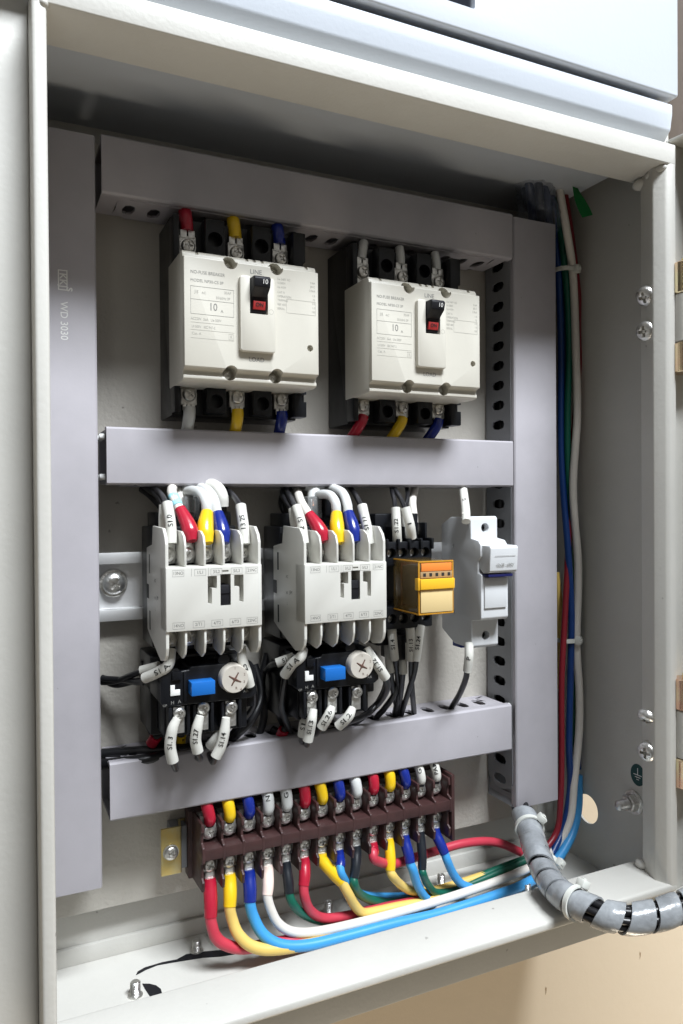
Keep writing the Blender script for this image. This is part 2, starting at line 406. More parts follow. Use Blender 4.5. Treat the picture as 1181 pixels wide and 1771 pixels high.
# hinges
for zc in (0, -226.5):
    b = NB(); X, Y = 347.5, -107
    cyl(b, (X, Y, 87+zc), (0, 0, 1), 7.6, 26, 28, .5); hk = build('hinge', b, PAINT, bx, True)
    b = NB(); cyl(b, (X, Y, 113.3+zc), (0, 0, 1), 8.0, 17, 28, .6); box(b, X-3, X+6, Y+4, Y+20, 114+zc, 129+zc, .5); build('upper_knuckle', b, IRID, hk, True)
    b = NB()
    t = fine(textmesh('TAMCO', 4.6, 'CENTER', .12, .05), .8)
    for v in t.verts:                                   # wrapped round the barrel, reading downwards
        u_, v_, w_ = v.co; a = math.radians(212)+(v_/8.1); rr = 8.05+w_
        v.co = Vector((X+rr*math.cos(a), Y+rr*math.sin(a), 121.8+zc-u_*.92))
    merge(b, t); build('embossed_letters', b, BRASS, hk, True)
    b = NB(); cyl(b, (X, Y, 70.5+zc), (0, 0, 1), 8.0, 16.2, 28, .6); build('lower_knuckle', b, IRID, hk, True)
    b = NB(); cyl(b, (X-.5, Y, 63+zc), (0, 0, 1), 1.7, 8, 16, .3); build('pin', b, BRASS, hk, True)
    b = NB(); cyl(b, (X, Y, 130+zc), (0, 0, 1), 3.2, 3.2, 16, .6); build('pin', b, BRASS, hk, True)
# the open door
th = math.radians(99); D = Vector((-math.cos(th), -math.sin(th), 0)); Nn = Vector((-D.y, D.x, 0))   # D along width, N out of the outer face
if Nn.x < 0: Nn = -Nn
P0 = Vector((344.5, -98, 0)); b = NB()
t = NB(); box(t, 0, 345, 0, 1.6, -217, 199, .5)            # sheet
for a in ((0, 1.6, -217, 199), (343.4, 345, -217, 199)): box(t, a[0], a[1], -16, .02, a[2], a[3], .5)
box(t, 1.6, 343.4, -16, .02, 197.4, 199, .5); box(t, 1.6, 343.4, -16, .02, -217, -215.4, .5)
Mx = Matrix((D, Nn, Vector((0, 0, 1)))).transposed().to_4x4(); Mx.translation = P0+Nn*12
merge(b, t, mat=Mx); build('door', b, PAINT, bx, True)

# ------------------------------------------------------------------ flat black marks on the floor of the box
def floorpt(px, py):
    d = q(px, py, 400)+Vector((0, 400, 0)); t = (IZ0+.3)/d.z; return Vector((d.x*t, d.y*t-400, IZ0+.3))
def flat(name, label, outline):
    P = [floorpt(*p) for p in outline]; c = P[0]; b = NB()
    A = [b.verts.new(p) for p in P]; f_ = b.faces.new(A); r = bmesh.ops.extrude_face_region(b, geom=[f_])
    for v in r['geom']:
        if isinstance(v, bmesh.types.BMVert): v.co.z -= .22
    props(build(name, b, BLACKM, loc=c), label, 'black floor mark')
flat('black_mark', 'leaf shaped black mark on the box floor beside the front stud', [(246, 1701), (258, 1701), (270, 1704), (278, 1710), (280, 1717), (276, 1725), (271, 1731), (263, 1728), (256, 1718), (250, 1709)])
flat('black_mark', 'long thin curved black mark trailing along the box floor', [(235, 1686), (238, 1680), (250, 1673), (280, 1664), (306, 1659), (322, 1650), (345, 1646), (380, 1643), (410, 1642), (412, 1649), (380, 1654), (350, 1656), (325, 1660), (300, 1664), (272, 1669), (252, 1677), (243, 1682)])

# ------------------------------------------------------------------ slotted wire ducts
def slot_wall(bm, o, U, V, L, H, pitch, hl, hh, margin, th=1.3):
    """wall L along U, H along V from origin o, octagonal slots hl x hh"""
    o = Vector(o); U = Vector(U); V = Vector(V); t = NB(); n = max(1, int((L-margin*2)/pitch)); st = (L-n*pitch)/2
    def P(u, v): return o+U*u+V*v
    def quad(u0, u1):
        t.faces.new([t.verts.new(P(*p)) for p in ((u0, 0), (u1, 0), (u1, H), (u0, H))])
    if st > 0: quad(0, st); quad(L-st, L)
    for k in range(n):
        u0 = st+k*pitch; u1 = u0+pitch; cu, cv = (u0+u1)/2, H*.5; a, c = hl/2, hh/2
        outer = [(u0, 0), (cu, 0), (u1, 0), (u1, cv), (u1, H), (cu, H), (u0, H), (u0, cv)]
        inner = [(cu-a*.72, cv-c*.8), (cu, cv-c), (cu+a*.72, cv-c*.8), (cu+a, cv), (cu+a*.72, cv+c*.8), (cu, cv+c), (cu-a*.72, cv+c*.8), (cu-a, cv)]
        A = [t.verts.new(P(*p)) for p in outer]; B = [t.verts.new(P(*p)) for p in inner]
        for i in range(8): t.faces.new((A[i], A[(i+1) % 8], B[(i+1) % 8], B[i]))
    bmesh.ops.remove_doubles(t, verts=t.verts, dist=.01); bmesh.ops.recalc_face_normals(t, faces=t.faces)
    bmesh.ops.solidify(t, geom=t.faces[:], thickness=th)
    merge(bm, t)
def duct(label, x0, x1, z0, z1, vertical, lid_y=-30, stepz=0):
    o = thing('wire_duct', label, 'wire duct', ((x0+x1)/2, 0, (z0+z1)/2), 'grey plastic wire ducts')
    b = NB(); i = .9
    if vertical:
        box(b, x0+i, x1-i, -1.6, -.1, z0, z1)
        slot_wall(b, (x0+i, -1.7, z0), (0, 0, 1), (0, -1, 0), z1-z0, 24.6, 12.3, 6.2, 12.5, 3)
        slot_wall(b, (x1-i-1.3, -1.7, z0), (0, 0, 1), (0, -1, 0), z1-z0, 24.6, 12.3, 6.2, 12.5, 3)
    else:
        box(b, x0+.4, x1-.4, -1.6, -.1, z0+i, z1-i)
        slot_wall(b, (x0+.4, -1.7, z0+i), (1, 0, 0), (0, -1, 0), x1-x0-.8, 24.6, 12.3, 6.2, 12.5, 3)
        slot_wall(b, (x0+.4, -1.7, z1-i-1.3), (1, 0, 0), (0, -1, 0), x1-x0-.8, 24.6, 12.3, 6.2, 12.5, 3)
    build('base', b, DUCTB if vertical else DUCT, o, True)
    b = NB(); y = lid_y
    if vertical: prism(b, [(x0, y+5), (x0, y+.9), (x0+.9, y), (x1-.9, y), (x1, y+.9), (x1, y+5), (x1-1.2, y+5), (x1-1.2, y+1.6), (x0+1.2, y+1.6), (x0+1.2, y+5)], 'z', z0, z1, .15)
    else: prism(b, [(y+5, z0), (y+.9, z0), (y, z0+.9), (y, z1-.9), (y+.9, z1), (y+5, z1), (y+5, z1-1.2), (y+1.6, z1-1.2), (y+1.6, z0+1.2), (y+5, z0+1.2)], 'x', x0, x1, .15)
    c = build('cover', b, DUCT, o, True)
    return o, c
dl, dlc = duct('long upright grey duct along the left side of the box', 13, 48.2, -180, 173.5, True)
dr, drc = duct('upright grey duct with slotted side along the right side', 290.8, 323.6, -186, 173.5, True)
d1, _ = duct('top horizontal grey duct above the two circuit breakers', 51, 289.8, 147.6, 175.2, False)
d2, _ = duct('middle horizontal grey duct between the breakers and contactors', 52, 289.6, 10.2, 37.8, False)
d3, d3c = duct('lowest horizontal grey duct above the brown terminal strip', 52, 287.4, -149.6, -121.8, False)
for z in (33.5, 14.2):
    for y in (-22, -13): b = NB(); cyl(b, (52.4, y, z), (-1, 0, 0), 1.5, 2.8, 12, .3); build('rivet', b, WINK, d2, True)
for z in (-123.8, -145.5):
    b = NB(); cyl(b, (287.1, -24, z), (1, 0, 0), 1.3, 3.4, 12, .3); build('rivet', b, WINK, d3, True)
# stamped lettering on the left duct
b = NB(); yy = -30.06
for k in range(3):
    x0 = 31.6+k*.0
frame2d(b, 31.2, 35.4, 99.6, 109, yy, .5, .03)
text(b, 'KKJ', 4.3, (33.3, yy, 104.2), (0, 0, -1), (1, 0, 0), bold=.08); text(b, 's', 5.5, (36.6, yy, 100.3), (0, 0, -1), (1, 0, 0), bold=.1)
text(b, 'WD 3030', 4.6, (33.6, yy, 85.6), (0, 0, -1), (1, 0, 0), bold=.04, sx=.95)
build('stamped_letters', b, WINK, dlc, True)

# ------------------------------------------------------------------ DIN rail
rl = thing('mounting_rail', 'silver metal rail holding the contactors, between the left duct and the fuse holder', 'rail', (170, 0, -40.5))
b = NB(); zc = -40.5
prism(b, [(-7.5, 17.2), (-7.5, 11.5), (-1.2, 11.5), (-1.2, -11.5), (-7.5, -11.5), (-7.5, -17.2), (-6.4, -17.2), (-6.4, -12.6), (-.1, -12.6), (-.1, 12.6), (-6.4, 12.6), (-6.4, 17.2)], 'x', 50, 286, .12)
for v in b.verts: v.co.z += zc
build('profile', b, RAIL, rl, True)
inst('screw', SCREW_B, rl, Vector((58.6, -3.2, -39.2))-ORG[rl.name], (0, .5, 0), 1.12)
b = NB(); cyl(b, (58.6, -1.3, -39.2), (0, -1, 0), 7, 1.2, 28, .2); build('washer', b, STEEL, rl, True)

# ------------------------------------------------------------------ moulded case circuit breakers
def make_breaker(loc, label):
    """local: x 0..67, z 0 at the centre of the cover"""
    o = thing('circuit_breaker', label, 'circuit breaker', loc, 'circuit breakers under the top duct')
    b = NB()
    box(b, .6, 66.6, -26, -.1, -44, 54, .6)
    # terminal barriers, top and bottom
    for s_, za, zb in ((1, 29, 53), (-1, -43, -28)):
        for x0, x1 in ((0.3, 3.4), (16.2, 26.2), (40.4, 50.4), (62.6, 69.6)):
            box(b, x0, x1, -34, -25, za, zb, .7)
    # round tunnels between the poles
    c = NB()
    for x in (21.2, 45.4):
        cyl(c, (x, -28, 43), (0, -1, 0), 3.7, 10, 24); cyl(c, (x, -28, -37), (0, -1, 0), 3.4, 10, 24)
    box(c, 66.8, 74, -37, -30, -35, -31)
    box(c, 67.8, 74, -37, -30, 33, 38)
    b = cut(b, c); build('base', b, BLACK, o)
    # cream cover with stepped ledges
    b = NB(); prism(b, [(-24, 29.6), (-51.6, 29.6), (-52.6, 28.6), (-53.2, 26.4), (-56, 25.9), (-56, -24.6), (-52.7, -25.6), (-52.2, -27.4), (-53.2, -28.2), (-53.2, -29.8), (-50, -30.6), (-24, -30.6)], 'x', 0, 67, .45, 2)
    c = NB()
    for x in (22.3, 45.2):
        for z, r in ((25.6, 3.35), (-26.2, 3.35)):
            cyl(c, (x, -47, z), (0, -1, 0), r, 14, 28)
    cyl(c, (62.4, -53.4, -11.6), (0, -1, 0), 1.6, 5, 20)
    box(c, 30.6, 39.6, -60, -44, 1.8, 19.2, .3)
    for x in (6.2, 30.4, 34.2, 38.2, 61.2): box(c, x, x+1.6, -60, -50.4, 28.0, 32)
    b = cut(b, c)
    cv = build('cover', b, CREAM, o)
    # raised handle surround
    b = NB(); prism(b, [(25.9, -15.2), (26.9, -16.2), (42.4, -16.2), (43.4, -15.2), (43.4, 18.4), (42.4, 19.4), (26.9, 19.4), (25.9, 18.4)], 'y', -58.8, -55.5, .5, 2)
    c = NB(); box(c, 30.6, 39.6, -62, -44, 1.8, 22, .2); b = cut(b, c)
    build('handle_surround', b, CREAM, o)
    b = NB(); box(b, 30.7, 39.5, -48, -44.5, 1.9, 19.1); build('recess', b, BLACKM, o)
    # toggle
    b = NB(); prism(b, [(-46, 3.2), (-57.4, 2.8), (-58.8, 9.6), (-63.8, 13.4), (-64.8, 17.4), (-63.4, 18.6), (-57, 18.8), (-46, 18.6)], 'x', 31.0, 39.2, .6, 2)
    h = build('toggle', b, BLACKM, o)
    b = NB(); box(b, 32.2, 38.2, -59.25, -58.0, 4.0, 7.9, .15, rot=Matrix.Rotation(math.radians(13), 3, 'X'), piv=(35, -58.6, 6)); build('on_flag', b, REDP, h)
    b = NB(); text(b, 'ON', 2.5, (35.2, -59.45, 6), bold=.05, Y=(0, -.24, 1)); build('on_letters', b, INK, h)
    b = NB(); text(b, '10', 3.0, (36.2, -64.75, 15.6), X=(1, 0, 0), Y=(0, -.25, 1), bold=.02); build('rating_digits', b, WINK, h)
    # screws in the round pockets
    for x in (22.3, 45.2):
        for z in (25.3, -26.4): inst('screw', SCREW_S, o, (x, -47.6, z), rz(), .92)
    # terminal screws and plates
    for x in (8.6, 33.4, 57.4):
        inst('terminal_screw', SCREW, o, (x, -29.4, 39.2), rz(), 1.15); inst('terminal_screw', SCREW, o, (x, -29.2, -33.8), rz(), 1.1)
        b = NB(); box(b, x-4.2, x+4.2, -28.6, -26, 32, 44.6, .3)
        box(b, x-3.6, x-.4, -29.0, -28.4, 43.6, 47.4, .1); box(b, x+.4, x+3.6, -29.0, -28.4, 43.6, 47.4, .1)
        build('terminal', b, ZINC, o)
        b = NB(); box(b, x-4, x+4, -28.6, -26, -38.7, -29, .3)
        for q_ in (-3.2, -1, 1.2): box(b, x+q_, x+q_+1.8, -29.2, -28.2, -41.6, -38.4, .2)
        build('terminal', b, ZINC, o)
    # printing
    y = -56.05; g = NB(); k = NB()
    text(k, 'LINE', 3.0, (34.6, y, 22.3), bold=.03); text(k, 'LOAD', 2.9, (34.6, y, -19.4), bold=.03)
    text(k, '10', 4.9, (13.6, y, 3.4), bold=.03, sx=.85); text(k, 'A', 1.9, (17.8, y, 1.9))
    frame2d(k, 3, 23.6, -.4, 12.4, y, .13); box(k, 3, 23.6, y-.02, y, 6.3, 6.42)
    text(k, 'NO-FUSE BREAKER', 2.15, (3, y, 18.8), align='LEFT', sx=.9); text(k, 'MODEL NF30-CS 3P', 1.9, (3, y, 15.0), align='LEFT', sx=.95)
    text(g, 'JIS', 1.9, (5.8, y, 9.8)); text(g, 'AC', 1.5, (9.2, y, 9.6)); text(g, '30AF', 1.8, (20.6, y, 10.7), sx=.9); text(g, '50/60Hz 3P', 1.7, (18.4, y, 8.0), sx=.85)
    text(g, 'AC220V  5kA   Ue 500V', 1.7, (3, y, -2.6), align='LEFT', sx=.85); box(g, 3, 23.6, y-.02, y, -4.3, -4.2)
    text(g, 'Ui 500V   IEC 947-2', 1.6, (3.4, y, -6.2), align='LEFT', sx=.85); box(g, 3, 23.6, y-.02, y, -7.7, -7.6)
    text(g, 'Cat. A', 1.7, (3.4, y, -9.4), align='LEFT'); frame2d(g, 21, 23.4, -11, -8.4, y, .12); text(g, 'R', 1.8, (22.2, y, -9.8)); box(g, 3, 23.6, y-.02, y, -11.5, -11.4)
    for z, s1, s2 in ((20.5, 'Ue 240V AC', '5 kA'), (18.6, 'Ui 500V', 'JIS C'), (16.6, 'Ics 415V', '2.5kA'), (14.2, 'CAT A', '1.5'), (12.2, 'OPERATION', '.75'), (10.3, 'TRIPPING', '2/3'), (8.3, 'REF 40C', '1.0'), (6.3, 'SERIAL', '100')):
        text(g, s1, 1.45, (45.4, y, z), align='LEFT', sx=.9); text(g, s2, 1.45, (65.2, y, z), align='RIGHT', sx=.9)
    frame2d(g, 50, 65.4, 4.6, 11.3, y, .1)
    t = NB(); lathe(t, (0, 0, 0), (0, -1, 0), [(1.2, 0), (1.2, .03), (1.05, .03), (1.05, 0)], 20)
    for v in t.verts: v.co += Vector((41.2, -58.8, 3.4))
    merge(g, t)
    build('printing', k, GINK, cv); build('fine_print', g, FINK, cv)
    return o
br1 = make_breaker((83.2, 0, 88.8), 'left circuit breaker fed by red, yellow and blue sleeved wires, cream cover')
br2 = copy_tree(br1, (96.6, 0, -.6)); br2['label'] = 'right circuit breaker fed by white sleeved wires, beside the slotted duct'

# ------------------------------------------------------------------ contactors
def make_contactor(loc, label):
    """local: x 0..44, z 0 at the middle of the front face"""
    o = thing('contactor', label, 'contactor', loc, 'contactors on the rail')
    b = NB(); box(b, 1, 43, -34, -9, -27, 31, .8); box(b, 4, 40, -10, -6.5, -20, 20, .5)
    box(b, 1.6, 42.4, -58, -33, -13.8, 13.6, .4); box(b, 1.6, 42.4, -50, -33, -26, 28, .4)
    box(b, 3, 41, -33, -14, 30.5, 38, .8)
    build('base', b, BLACK, o)
    side = [(-69, 24.2), (-67.6, 27.6), (-63.5, 31.2), (-42, 31.8), (-40, 23), (-27, 21), (-27, -18.5), (-33, -21), (-57, -28.8), (-64.5, -27.5), (-67.6, -25), (-69, -21.5)]
    b = NB()
    prism(b, side, 'x', 0, 1.5, .35)
    # slots on the left side, their shaded depth put on as black strips
    sc1 = build('side_cheek', b, WHITEP, o)
    for z0, z1, y0, y1 in ((9, 18, -35, -33.2), (-18, -9, -35, -33.2), (-3.4, 3.4, -32, -26.8)): b = NB(); box(b, -.08, .5, y0, y1, z0, z1); build('side_slot_shade', b, BLACKM, o)
    b = NB(); prism(b, side, 'x', 42.5, 44, .35); build('side_cheek', b, WHITEP, o)
    top = [(-69, 14), (-69, 23.4), (-67.4, 27.4), (-63, 29.6), (-50.5, 29.9), (-50.5, 14)]
    bot = [(-69, -14.2), (-69, -20.5), (-67.4, -25), (-63, -27.5), (-50.5, -26), (-50.5, -14.2)]
    for k in range(1, 5):
        b = NB(); x = 1.1+k*8.72-.9; prism(b, top, 'x', x-.55, x+.55, .3); build('barrier', b, WHITEP, o)
        b = NB(); prism(b, bot, 'x', x-.55, x+.55, .3); build('barrier', b, WHITEP, o)
    # front plate with its cut-outs
    b = NB(); box(b, 0, 44, -70, -58.2, -14.2, 14, .45)
    c = NB(); box(c, 18.6, 22.8, -74, -63, 4.0, 9.6); box(c, 18.6, 20.5, -74, -63, -2.8, 4.5); box(c, 24.4, 29.2, -74, -61, -4.0, 10.2)
    box(c, 30.8, 35.2, -74, -63, 4.2, 9.6); box(c, 33.2, 35.2, -74, -63, -2.8, 4.5); box(c, 25.3, 28.2, -74, -69, 11.2, 12.0)
    b = cut(b, c); fp = build('front_plate', b, WHITEP, o)
    b = NB(); box(b, 24.6, 29.0, -69.2, -61, -3.8, 5.2, .3); box(b, 24.6, 29.0, -69.6, -68.8, 1.4, 1.9); build('slider', b, BLACKM, o)
    # printing
    g = NB(); y = -70.04
    for z, L in ((11.4, ('13NO', '1/L1', '3/L2', '5/L3', '21NC')), (-11.6, ('14NO', '2/T1', '4/T2', '6/T3', '22NC'))):
        for k, s_ in enumerate(L):
            x = (5.4, 15.2, 22.6, 32, 39.4)[k] if z > 0 else (5.4, 14.4, 22.8, 31.2, 39.2)[k]
            frame2d(g, x-2.6, x+2.6, z-1.45, z+1.45, y, .1); text(g, s_, 1.95, (x, y, z), sx=.92, bold=.02)
    for x in (11.2, 18.9, 36.3): box(g, x, x+.12, y-.02, y, 9.8, 13.2)
    build('printing', g, GINK, fp)
    g = NB(); xx = -.04
    for z, y_, s_, sz in ((6.5, -47, 'AC', 2.2), (-1, -52, 'JEM', 2.4), (-1.6, -47, 'IEC', 1.8), (-7, -47, 'L', 2)): text(g, s_, sz, (xx, y_, z), X=(0, -1, 0), Y=(0, 0, 1))
    frame2d_ = [(-53.5, -50.5, -4, 1)]
    build('side_printing', g, GINK, o)
    # screws and lugs
    for k in range(5):
        x = 4.6+k*8.72
        inst('terminal_screw', SCREW, o, (x, -54.0, 18.4), rz(), 1.12)
        b = NB(); box(b, x-3.3, x+3.3, -53.8, -49.8, 14.6, 23.5, .3); box(b, x-2.1, x+2.1, -55.4, -52.6, 22, 27, .7); build('terminal', b, ZINC, o)
        inst('terminal_screw', SCREW, o, (x, -54.5, -19.2), rz(), 1.12)
        b = NB(); box(b, x-3.2, x+3.2, -54.2, -49.8, -23.5, -15, .3); build('terminal', b, ZINC, o)
    return o
c1 = make_contactor((70.7, 0, -41), 'left contactor carrying red, yellow and blue sleeved wires, nearest the upright duct')
c2 = copy_tree(c1, (65.3, 0, -1.2)); c2['label'] = 'second contactor, standing next to the amber relay'
# coil surge block behind each contactor
for dx, lb in ((0, 'small clear topped black block behind the left contactor, under the middle duct'), (65.3, 'small clear topped black block behind the second contactor, under the middle duct')):
    o = thing('coil_block', lb, 'terminal block', (70.7+dx, 0, 2), 'coil blocks behind the contactors')
    x = 70.7+dx
    b = NB(); box(b, x+26, x+38, -36, -20, -6, 6, .8); box(b, x+8, x+13, -32, -20, -6, 2, .5); build('housing', b, BLACK, o, True)
    b = NB(); box(b, x+17, x+25, -34, -24, -7, 4.5, .5); build('clear_cap', b, CLEARG, o, True)
    for a in ((19, 20, -33, -26, -6, 3), (22, 23, -33, -26, -6, 3), (11, 16, -30, -28, -8, 1)): b = NB(); box(b, x+a[0], x+a[1], *a[2:], .2); build('contact', b, ZINC, o, True)
    inst('screw', SCREW_S, o, Vector((x+14, -32, -3))-ORG[o.name], rz())

# ------------------------------------------------------------------ overload relays
def make_overload(loc, label):
    """local: x 0..46, z 0 at the top"""
    o = thing('overload_relay', label, 'overload relay', loc, 'overload relays under the contactors')
    b = NB()
    prism(b, [(1, -2), (3, 0), (8, .4), (9, -1.2), (13, -1), (14, .4), (43, .2), (44.6, -2), (45.6, -6), (45.6, -15.6), (43, -17.2), (2, -17.2), (0, -15), (0, -6)], 'y', -57, -20, .7)
    box(b, 3, 43, -50, -10, -33, -18, .8); box(b, 0, 46, -34, -6, -36, 2, 1)
    for x in (8.6, 19.8, 33.2): box(b, x-4.9, x-3.4, -57, -49, -31, -17.4, .4); box(b, x+3.4, x+4.9, -57, -49, -31, -17.4, .4); box(b, x-3.4, x+3.4, -54.4, -49, -31, -17.4, .2)
    box(b, 42.5, 47.5, -48, -30, -24, -14, .7)
    cyl(b, (30, -50, 1.6), (0, -1, 0), 3, 6, 20, .3)
    build('body', b, BLACK, o)
    b = NB(); box(b, 12.6, 23.6, -63.5, -56, -11.8, -5.6, .35); build('reset_button', b, BLUEB, o)
    b = NB(); lathe(b, (33.4, -56, -6.4), (0, -1, 0), [(0, 0), (6.8, 0), (6.8, 4.0), (6.5, 5.6), (6.2, 6.0), (0, 6.0)], 40)
    c = NB(); a = Matrix.Rotation(math.radians(30), 3, 'Y')
    box(c, -3.4, 3.4, -64, -60.8, -.35, .35, rot=a, piv=(0, -60, 0)); t = NB(); box(t, -.35, .35, -64, -60.81, -3.4, 3.4, rot=a, piv=(0, -60, 0)); merge(c, t)
    for v in c.verts: v.co += Vector((33.4, 0, -6.4))
    b = cut(b, c); dl_ = build('dial', b, DIAL, o)
    b = NB()
    a2 = [a@Vector(p) for p in ((3.3, -62.03, 0), (-3.3, -62.03, 0), (0, -62.03, 3.3), (0, -62.03, -3.3))]
    for i, p in enumerate(a2):
        p = Vector((p.x, -62.03, p.z)); tube(b, [Vector((33.4, -62.0, -6.4)), Vector((33.4, -62.0, -6.4))+Vector((p.x, 0, p.z))], [.55, .18], 6, 0)
    for s_, x, z in (('1', 0, 5), ('2', 4.6, 1.8), ('3', 4.4, -1.6), ('R', .6, -4.2), ('4', 2.8, -5)): text(b, s_, 1.7, (33.4+x, -62.08, -6.4+z))
    build('dial_marks', b, mat('dial brown ink', (.12, .06, .045), .6), dl_)
    b = NB(); prism(b, [(4.4, -7.2), (6.4, -7.2), (6.4, -9.4), (8.8, -9.4), (8.8, -12), (4.4, -12)], 'y', -57.6, -56.5, .1); build('test_tab', b, WINK, o)
    b = NB(); box(b, 5, 9.4, -58.5, -56.5, -5, -1, .4); box(b, 10.4, 11.6, -58, -56.5, -15, -1.5, .3); build('test_lever', b, BLACK, o)
    b = NB(); text(b, 'H', 2.2, (5.4, -57.05, -15.3)); text(b, 'A', 2.2, (8.6, -57.05, -15.1)); text(b, 'OP', 1.5, (1.9, -57.05, -16.2)); text(b, 'A/R', 1.7, (40.2, -57.05, -13.8)); build('printing', b, GINK, o)
    for x in (8.6, 19.8, 33.2):
        inst('terminal_screw', SCREW_S, o, (x, -56.0, -20.8+(1.2 if x == 19.8 else 0)), rz(), 1.2)
        b = NB(); box(b, x-2.6, x+2.6, -55.6, -54.2, -30, -17.8, .3); build('terminal', b, ZINC, o)
    return o
o1 = make_overload((70.6, 0, -74.2), 'left overload relay with blue button and dial, below the left contactor')
o2 = copy_tree(o1, (66.0, 0, -.2)); o2['label'] = 'second overload relay with blue button and dial, left of the amber relay wires'

# ------------------------------------------------------------------ relay socket and plug-in relay
so = thing('relay_socket', 'black relay socket under the middle duct, left of the fuse holder', 'relay socket', (203, 0, -42))
b = NB(); X0, X1 = 189.5, 218.4
box(b, X0, X1, -28, -7, -74, -9, .6); box(b, X0, X1-2, -40, -27, -19.5, -5, .7); box(b, X0, X1, -51, -27, -32.5, -19.8, .7)
box(b, X0, X1, -51, -27, -66, -54, .7); box(b, X0, X1-2, -42, -27, -76, -65, .7); box(b, X0+8, X0+15, -46, -30, -84, -70, .6)
for k in range(5): box(b, X0+k*6.9, X0+k*6.9+1.3, -46, -38, -20, -12+(2 if k == 4 else 0), .3); box(b, X0+k*6.9, X0+k*6.9+1.3, -53, -44, -24, -18.2, .3)
c = NB()
for k in range(4): cyl(c, (X0+4.0+k*6.9, -46, -25.8), (0, -1, 0), 2.7, 10, 20); cyl(c, (X0+4.0+k*6.9, -46, -60.6), (0, -1, 0), 2.7, 10, 20)
b = cut(b, c); build('body', b, BLACK, so, True)
for k in range(4):
    for z in (-25.8, -60.6): inst('terminal_screw', SCREW_S, so, Vector((X0+4.0+k*6.9, -46.4, z))-ORG[so.name], rz(), .95)
rly = thing('plug_in_relay', 'clear amber relay with orange and yellow front plugged into the black socket', 'relay', (204, -50, -42))
RX0, RX1, RY0, RY1, RZ0, RZ1 = 194.6, 215.0, -76.5, -50.4, -55.2, -28.6
b = NB(); box(b, RX0, RX1, RY0, RY1, RZ0, RZ1, .8)
t = NB(); box(t, RX0+1, RX1-1, RY0+1, RY1-1, RZ0+1, RZ1-1, .4); bmesh.ops.reverse_faces(t, faces=t.faces)
me_ = bpy.data.meshes.new('x'); t.to_mesh(me_); t.free(); b.from_mesh(me_)
build('case', b, RELAYC, rly, True)
b = NB()
for a in ((RX0, RX1, RY0-.2, RY0+.7, RZ1-.7, RZ1+.2), (RX0, RX1, RY0-.2, RY0+.7, RZ0-.2, RZ0+.7), (RX0-.2, RX0+.7, RY0, RY1, RZ1-.6, RZ1+.2), (RX0-.2, RX0+.7, RY0, RY1, RZ0-.2, RZ0+.6), (RX0-.2, RX0+.6, RY0, RY0+.8, RZ0, RZ1), (RX1-.6, RX1+.2, RY0, RY0+.8, RZ0, RZ1)): box(b, *a, .2)
build('case_edges', b, mat('amber edge', (.62, .30, .03), .2, alpha=.85), rly, True)
b = NB(); cyl(b, (RX0+9, -62, -51), (0, 0, 1), 5.8, 13, 24); box(b, RX0+2, RX1-2, -55, -52, RZ0+2, RZ1-2); build('coil', b, mat('dark red coil', (.09, .02, .015), .4), rly, True)
b = NB(); box(b, RX0+2.4, RX0+9, -73, -60, -36, -31, .3); box(b, RX0+3, RX0+4, -72, -54, -52, -32, .1); box(b, RX0+2, RX1-2, -54.5, -52.5, RZ0+2, RZ1-2, .1); build('armature', b, mat('relay armature', (.10, .11, .12), .4), rly, True)
b = NB(); box(b, RX0+3.5, RX0+5, -70, -64, -50, -44, .2); box(b, RX0+7, RX0+8.5, -70, -66, -50, -34, .2); build('contact_spring', b, COPPER, rly, True)
b = NB(); box(b, RX0+1.3, RX1-1.3, RY0-.5, RY0+.2, -33.6, -29.6, .15); build('top_label', b, ORANGE, rly, True)
b = NB(); box(b, RX0+.8, RX1-.8, RY0-.35, RY0+.2, -37.0, -33.8, .1); lab = build('window_strip', b, mat('strip tan', (.42, .27, .13), .5), rly, True)
b = NB()
for k, s_ in enumerate('14589'): box(b, RX0+2.3+k*3.6, RX0+3.9+k*3.6, RY0-.42, RY0-.3, -36.2, -34.5)
build('window_marks', b, INK, lab, True)
b = NB(); box(b, RX0+.2, RX1-.1, RY0-1.6, RY0+.2, -42.6, -37.4, .35); box(b, RX0-.6, RX0+.6, RY0-.6, RY0+3, -43, -37, .3); build('release_bar', b, AMBER, rly, True)
b = NB(); box(b, RX0+.9, RX1-.8, RY0-.5, RY0+.2, -54.2, -42.9, .12); build('blank_label', b, BEIGE, rly, True)

# ------------------------------------------------------------------ fuse holder
fh = thing('fuse_holder', 'white modular fuse holder at the right end of the metal rail', 'fuse holder', (253, 0, -44))
pf = [(-20, -12), (-30, -7.5), (-49, -7), (-50.2, -8.2), (-50.2, -19.2), (-57, -20.2), (-59.2, -22.5), (-59.2, -29), (-56.6, -31), (-56.4, -38), (-59.6, -39), (-59.6, -62.6), (-58.4, -64), (-50.4, -65), (-50.4, -79.4), (-49, -80.8), (-33, -80.4), (-20, -73.5)]
b = NB(); prism(b, pf, 'x', 244.2, 262.4, .6, 2)
c = NB(); cyl(c, (253.8, -44, -13.4), (0, -1, 0), 2.6, 12, 24); cyl(c, (253.8, -44, -74), (0, -1, 0), 2.6, 12, 24)
cyl(c, (243, -33, -24), (1, 0, 0), 1.3, 1.8, 16); cyl(c, (243, -33, -62), (1, 0, 0), 1.3, 1.8, 16)
box(c, 243, 248, -48, -46.6, -12, -4); box(c, 243, 248, -45.4, -44.2, -10, -4)
b = cut(b, c); hb = build('housing', b, FUSEW, fh, True)
for z in (-13.4, -74): b = NB(); cyl(b, (253.8, -45.2, z), (0, -1, 0), 2.5, .8, 20); box(b, 253.6, 254.0, -46.3, -45.9, z-1.7, z+1.7); build('screw_well', b, BLACKM, fh, True)  # black discs give the screw holes their shade as colour
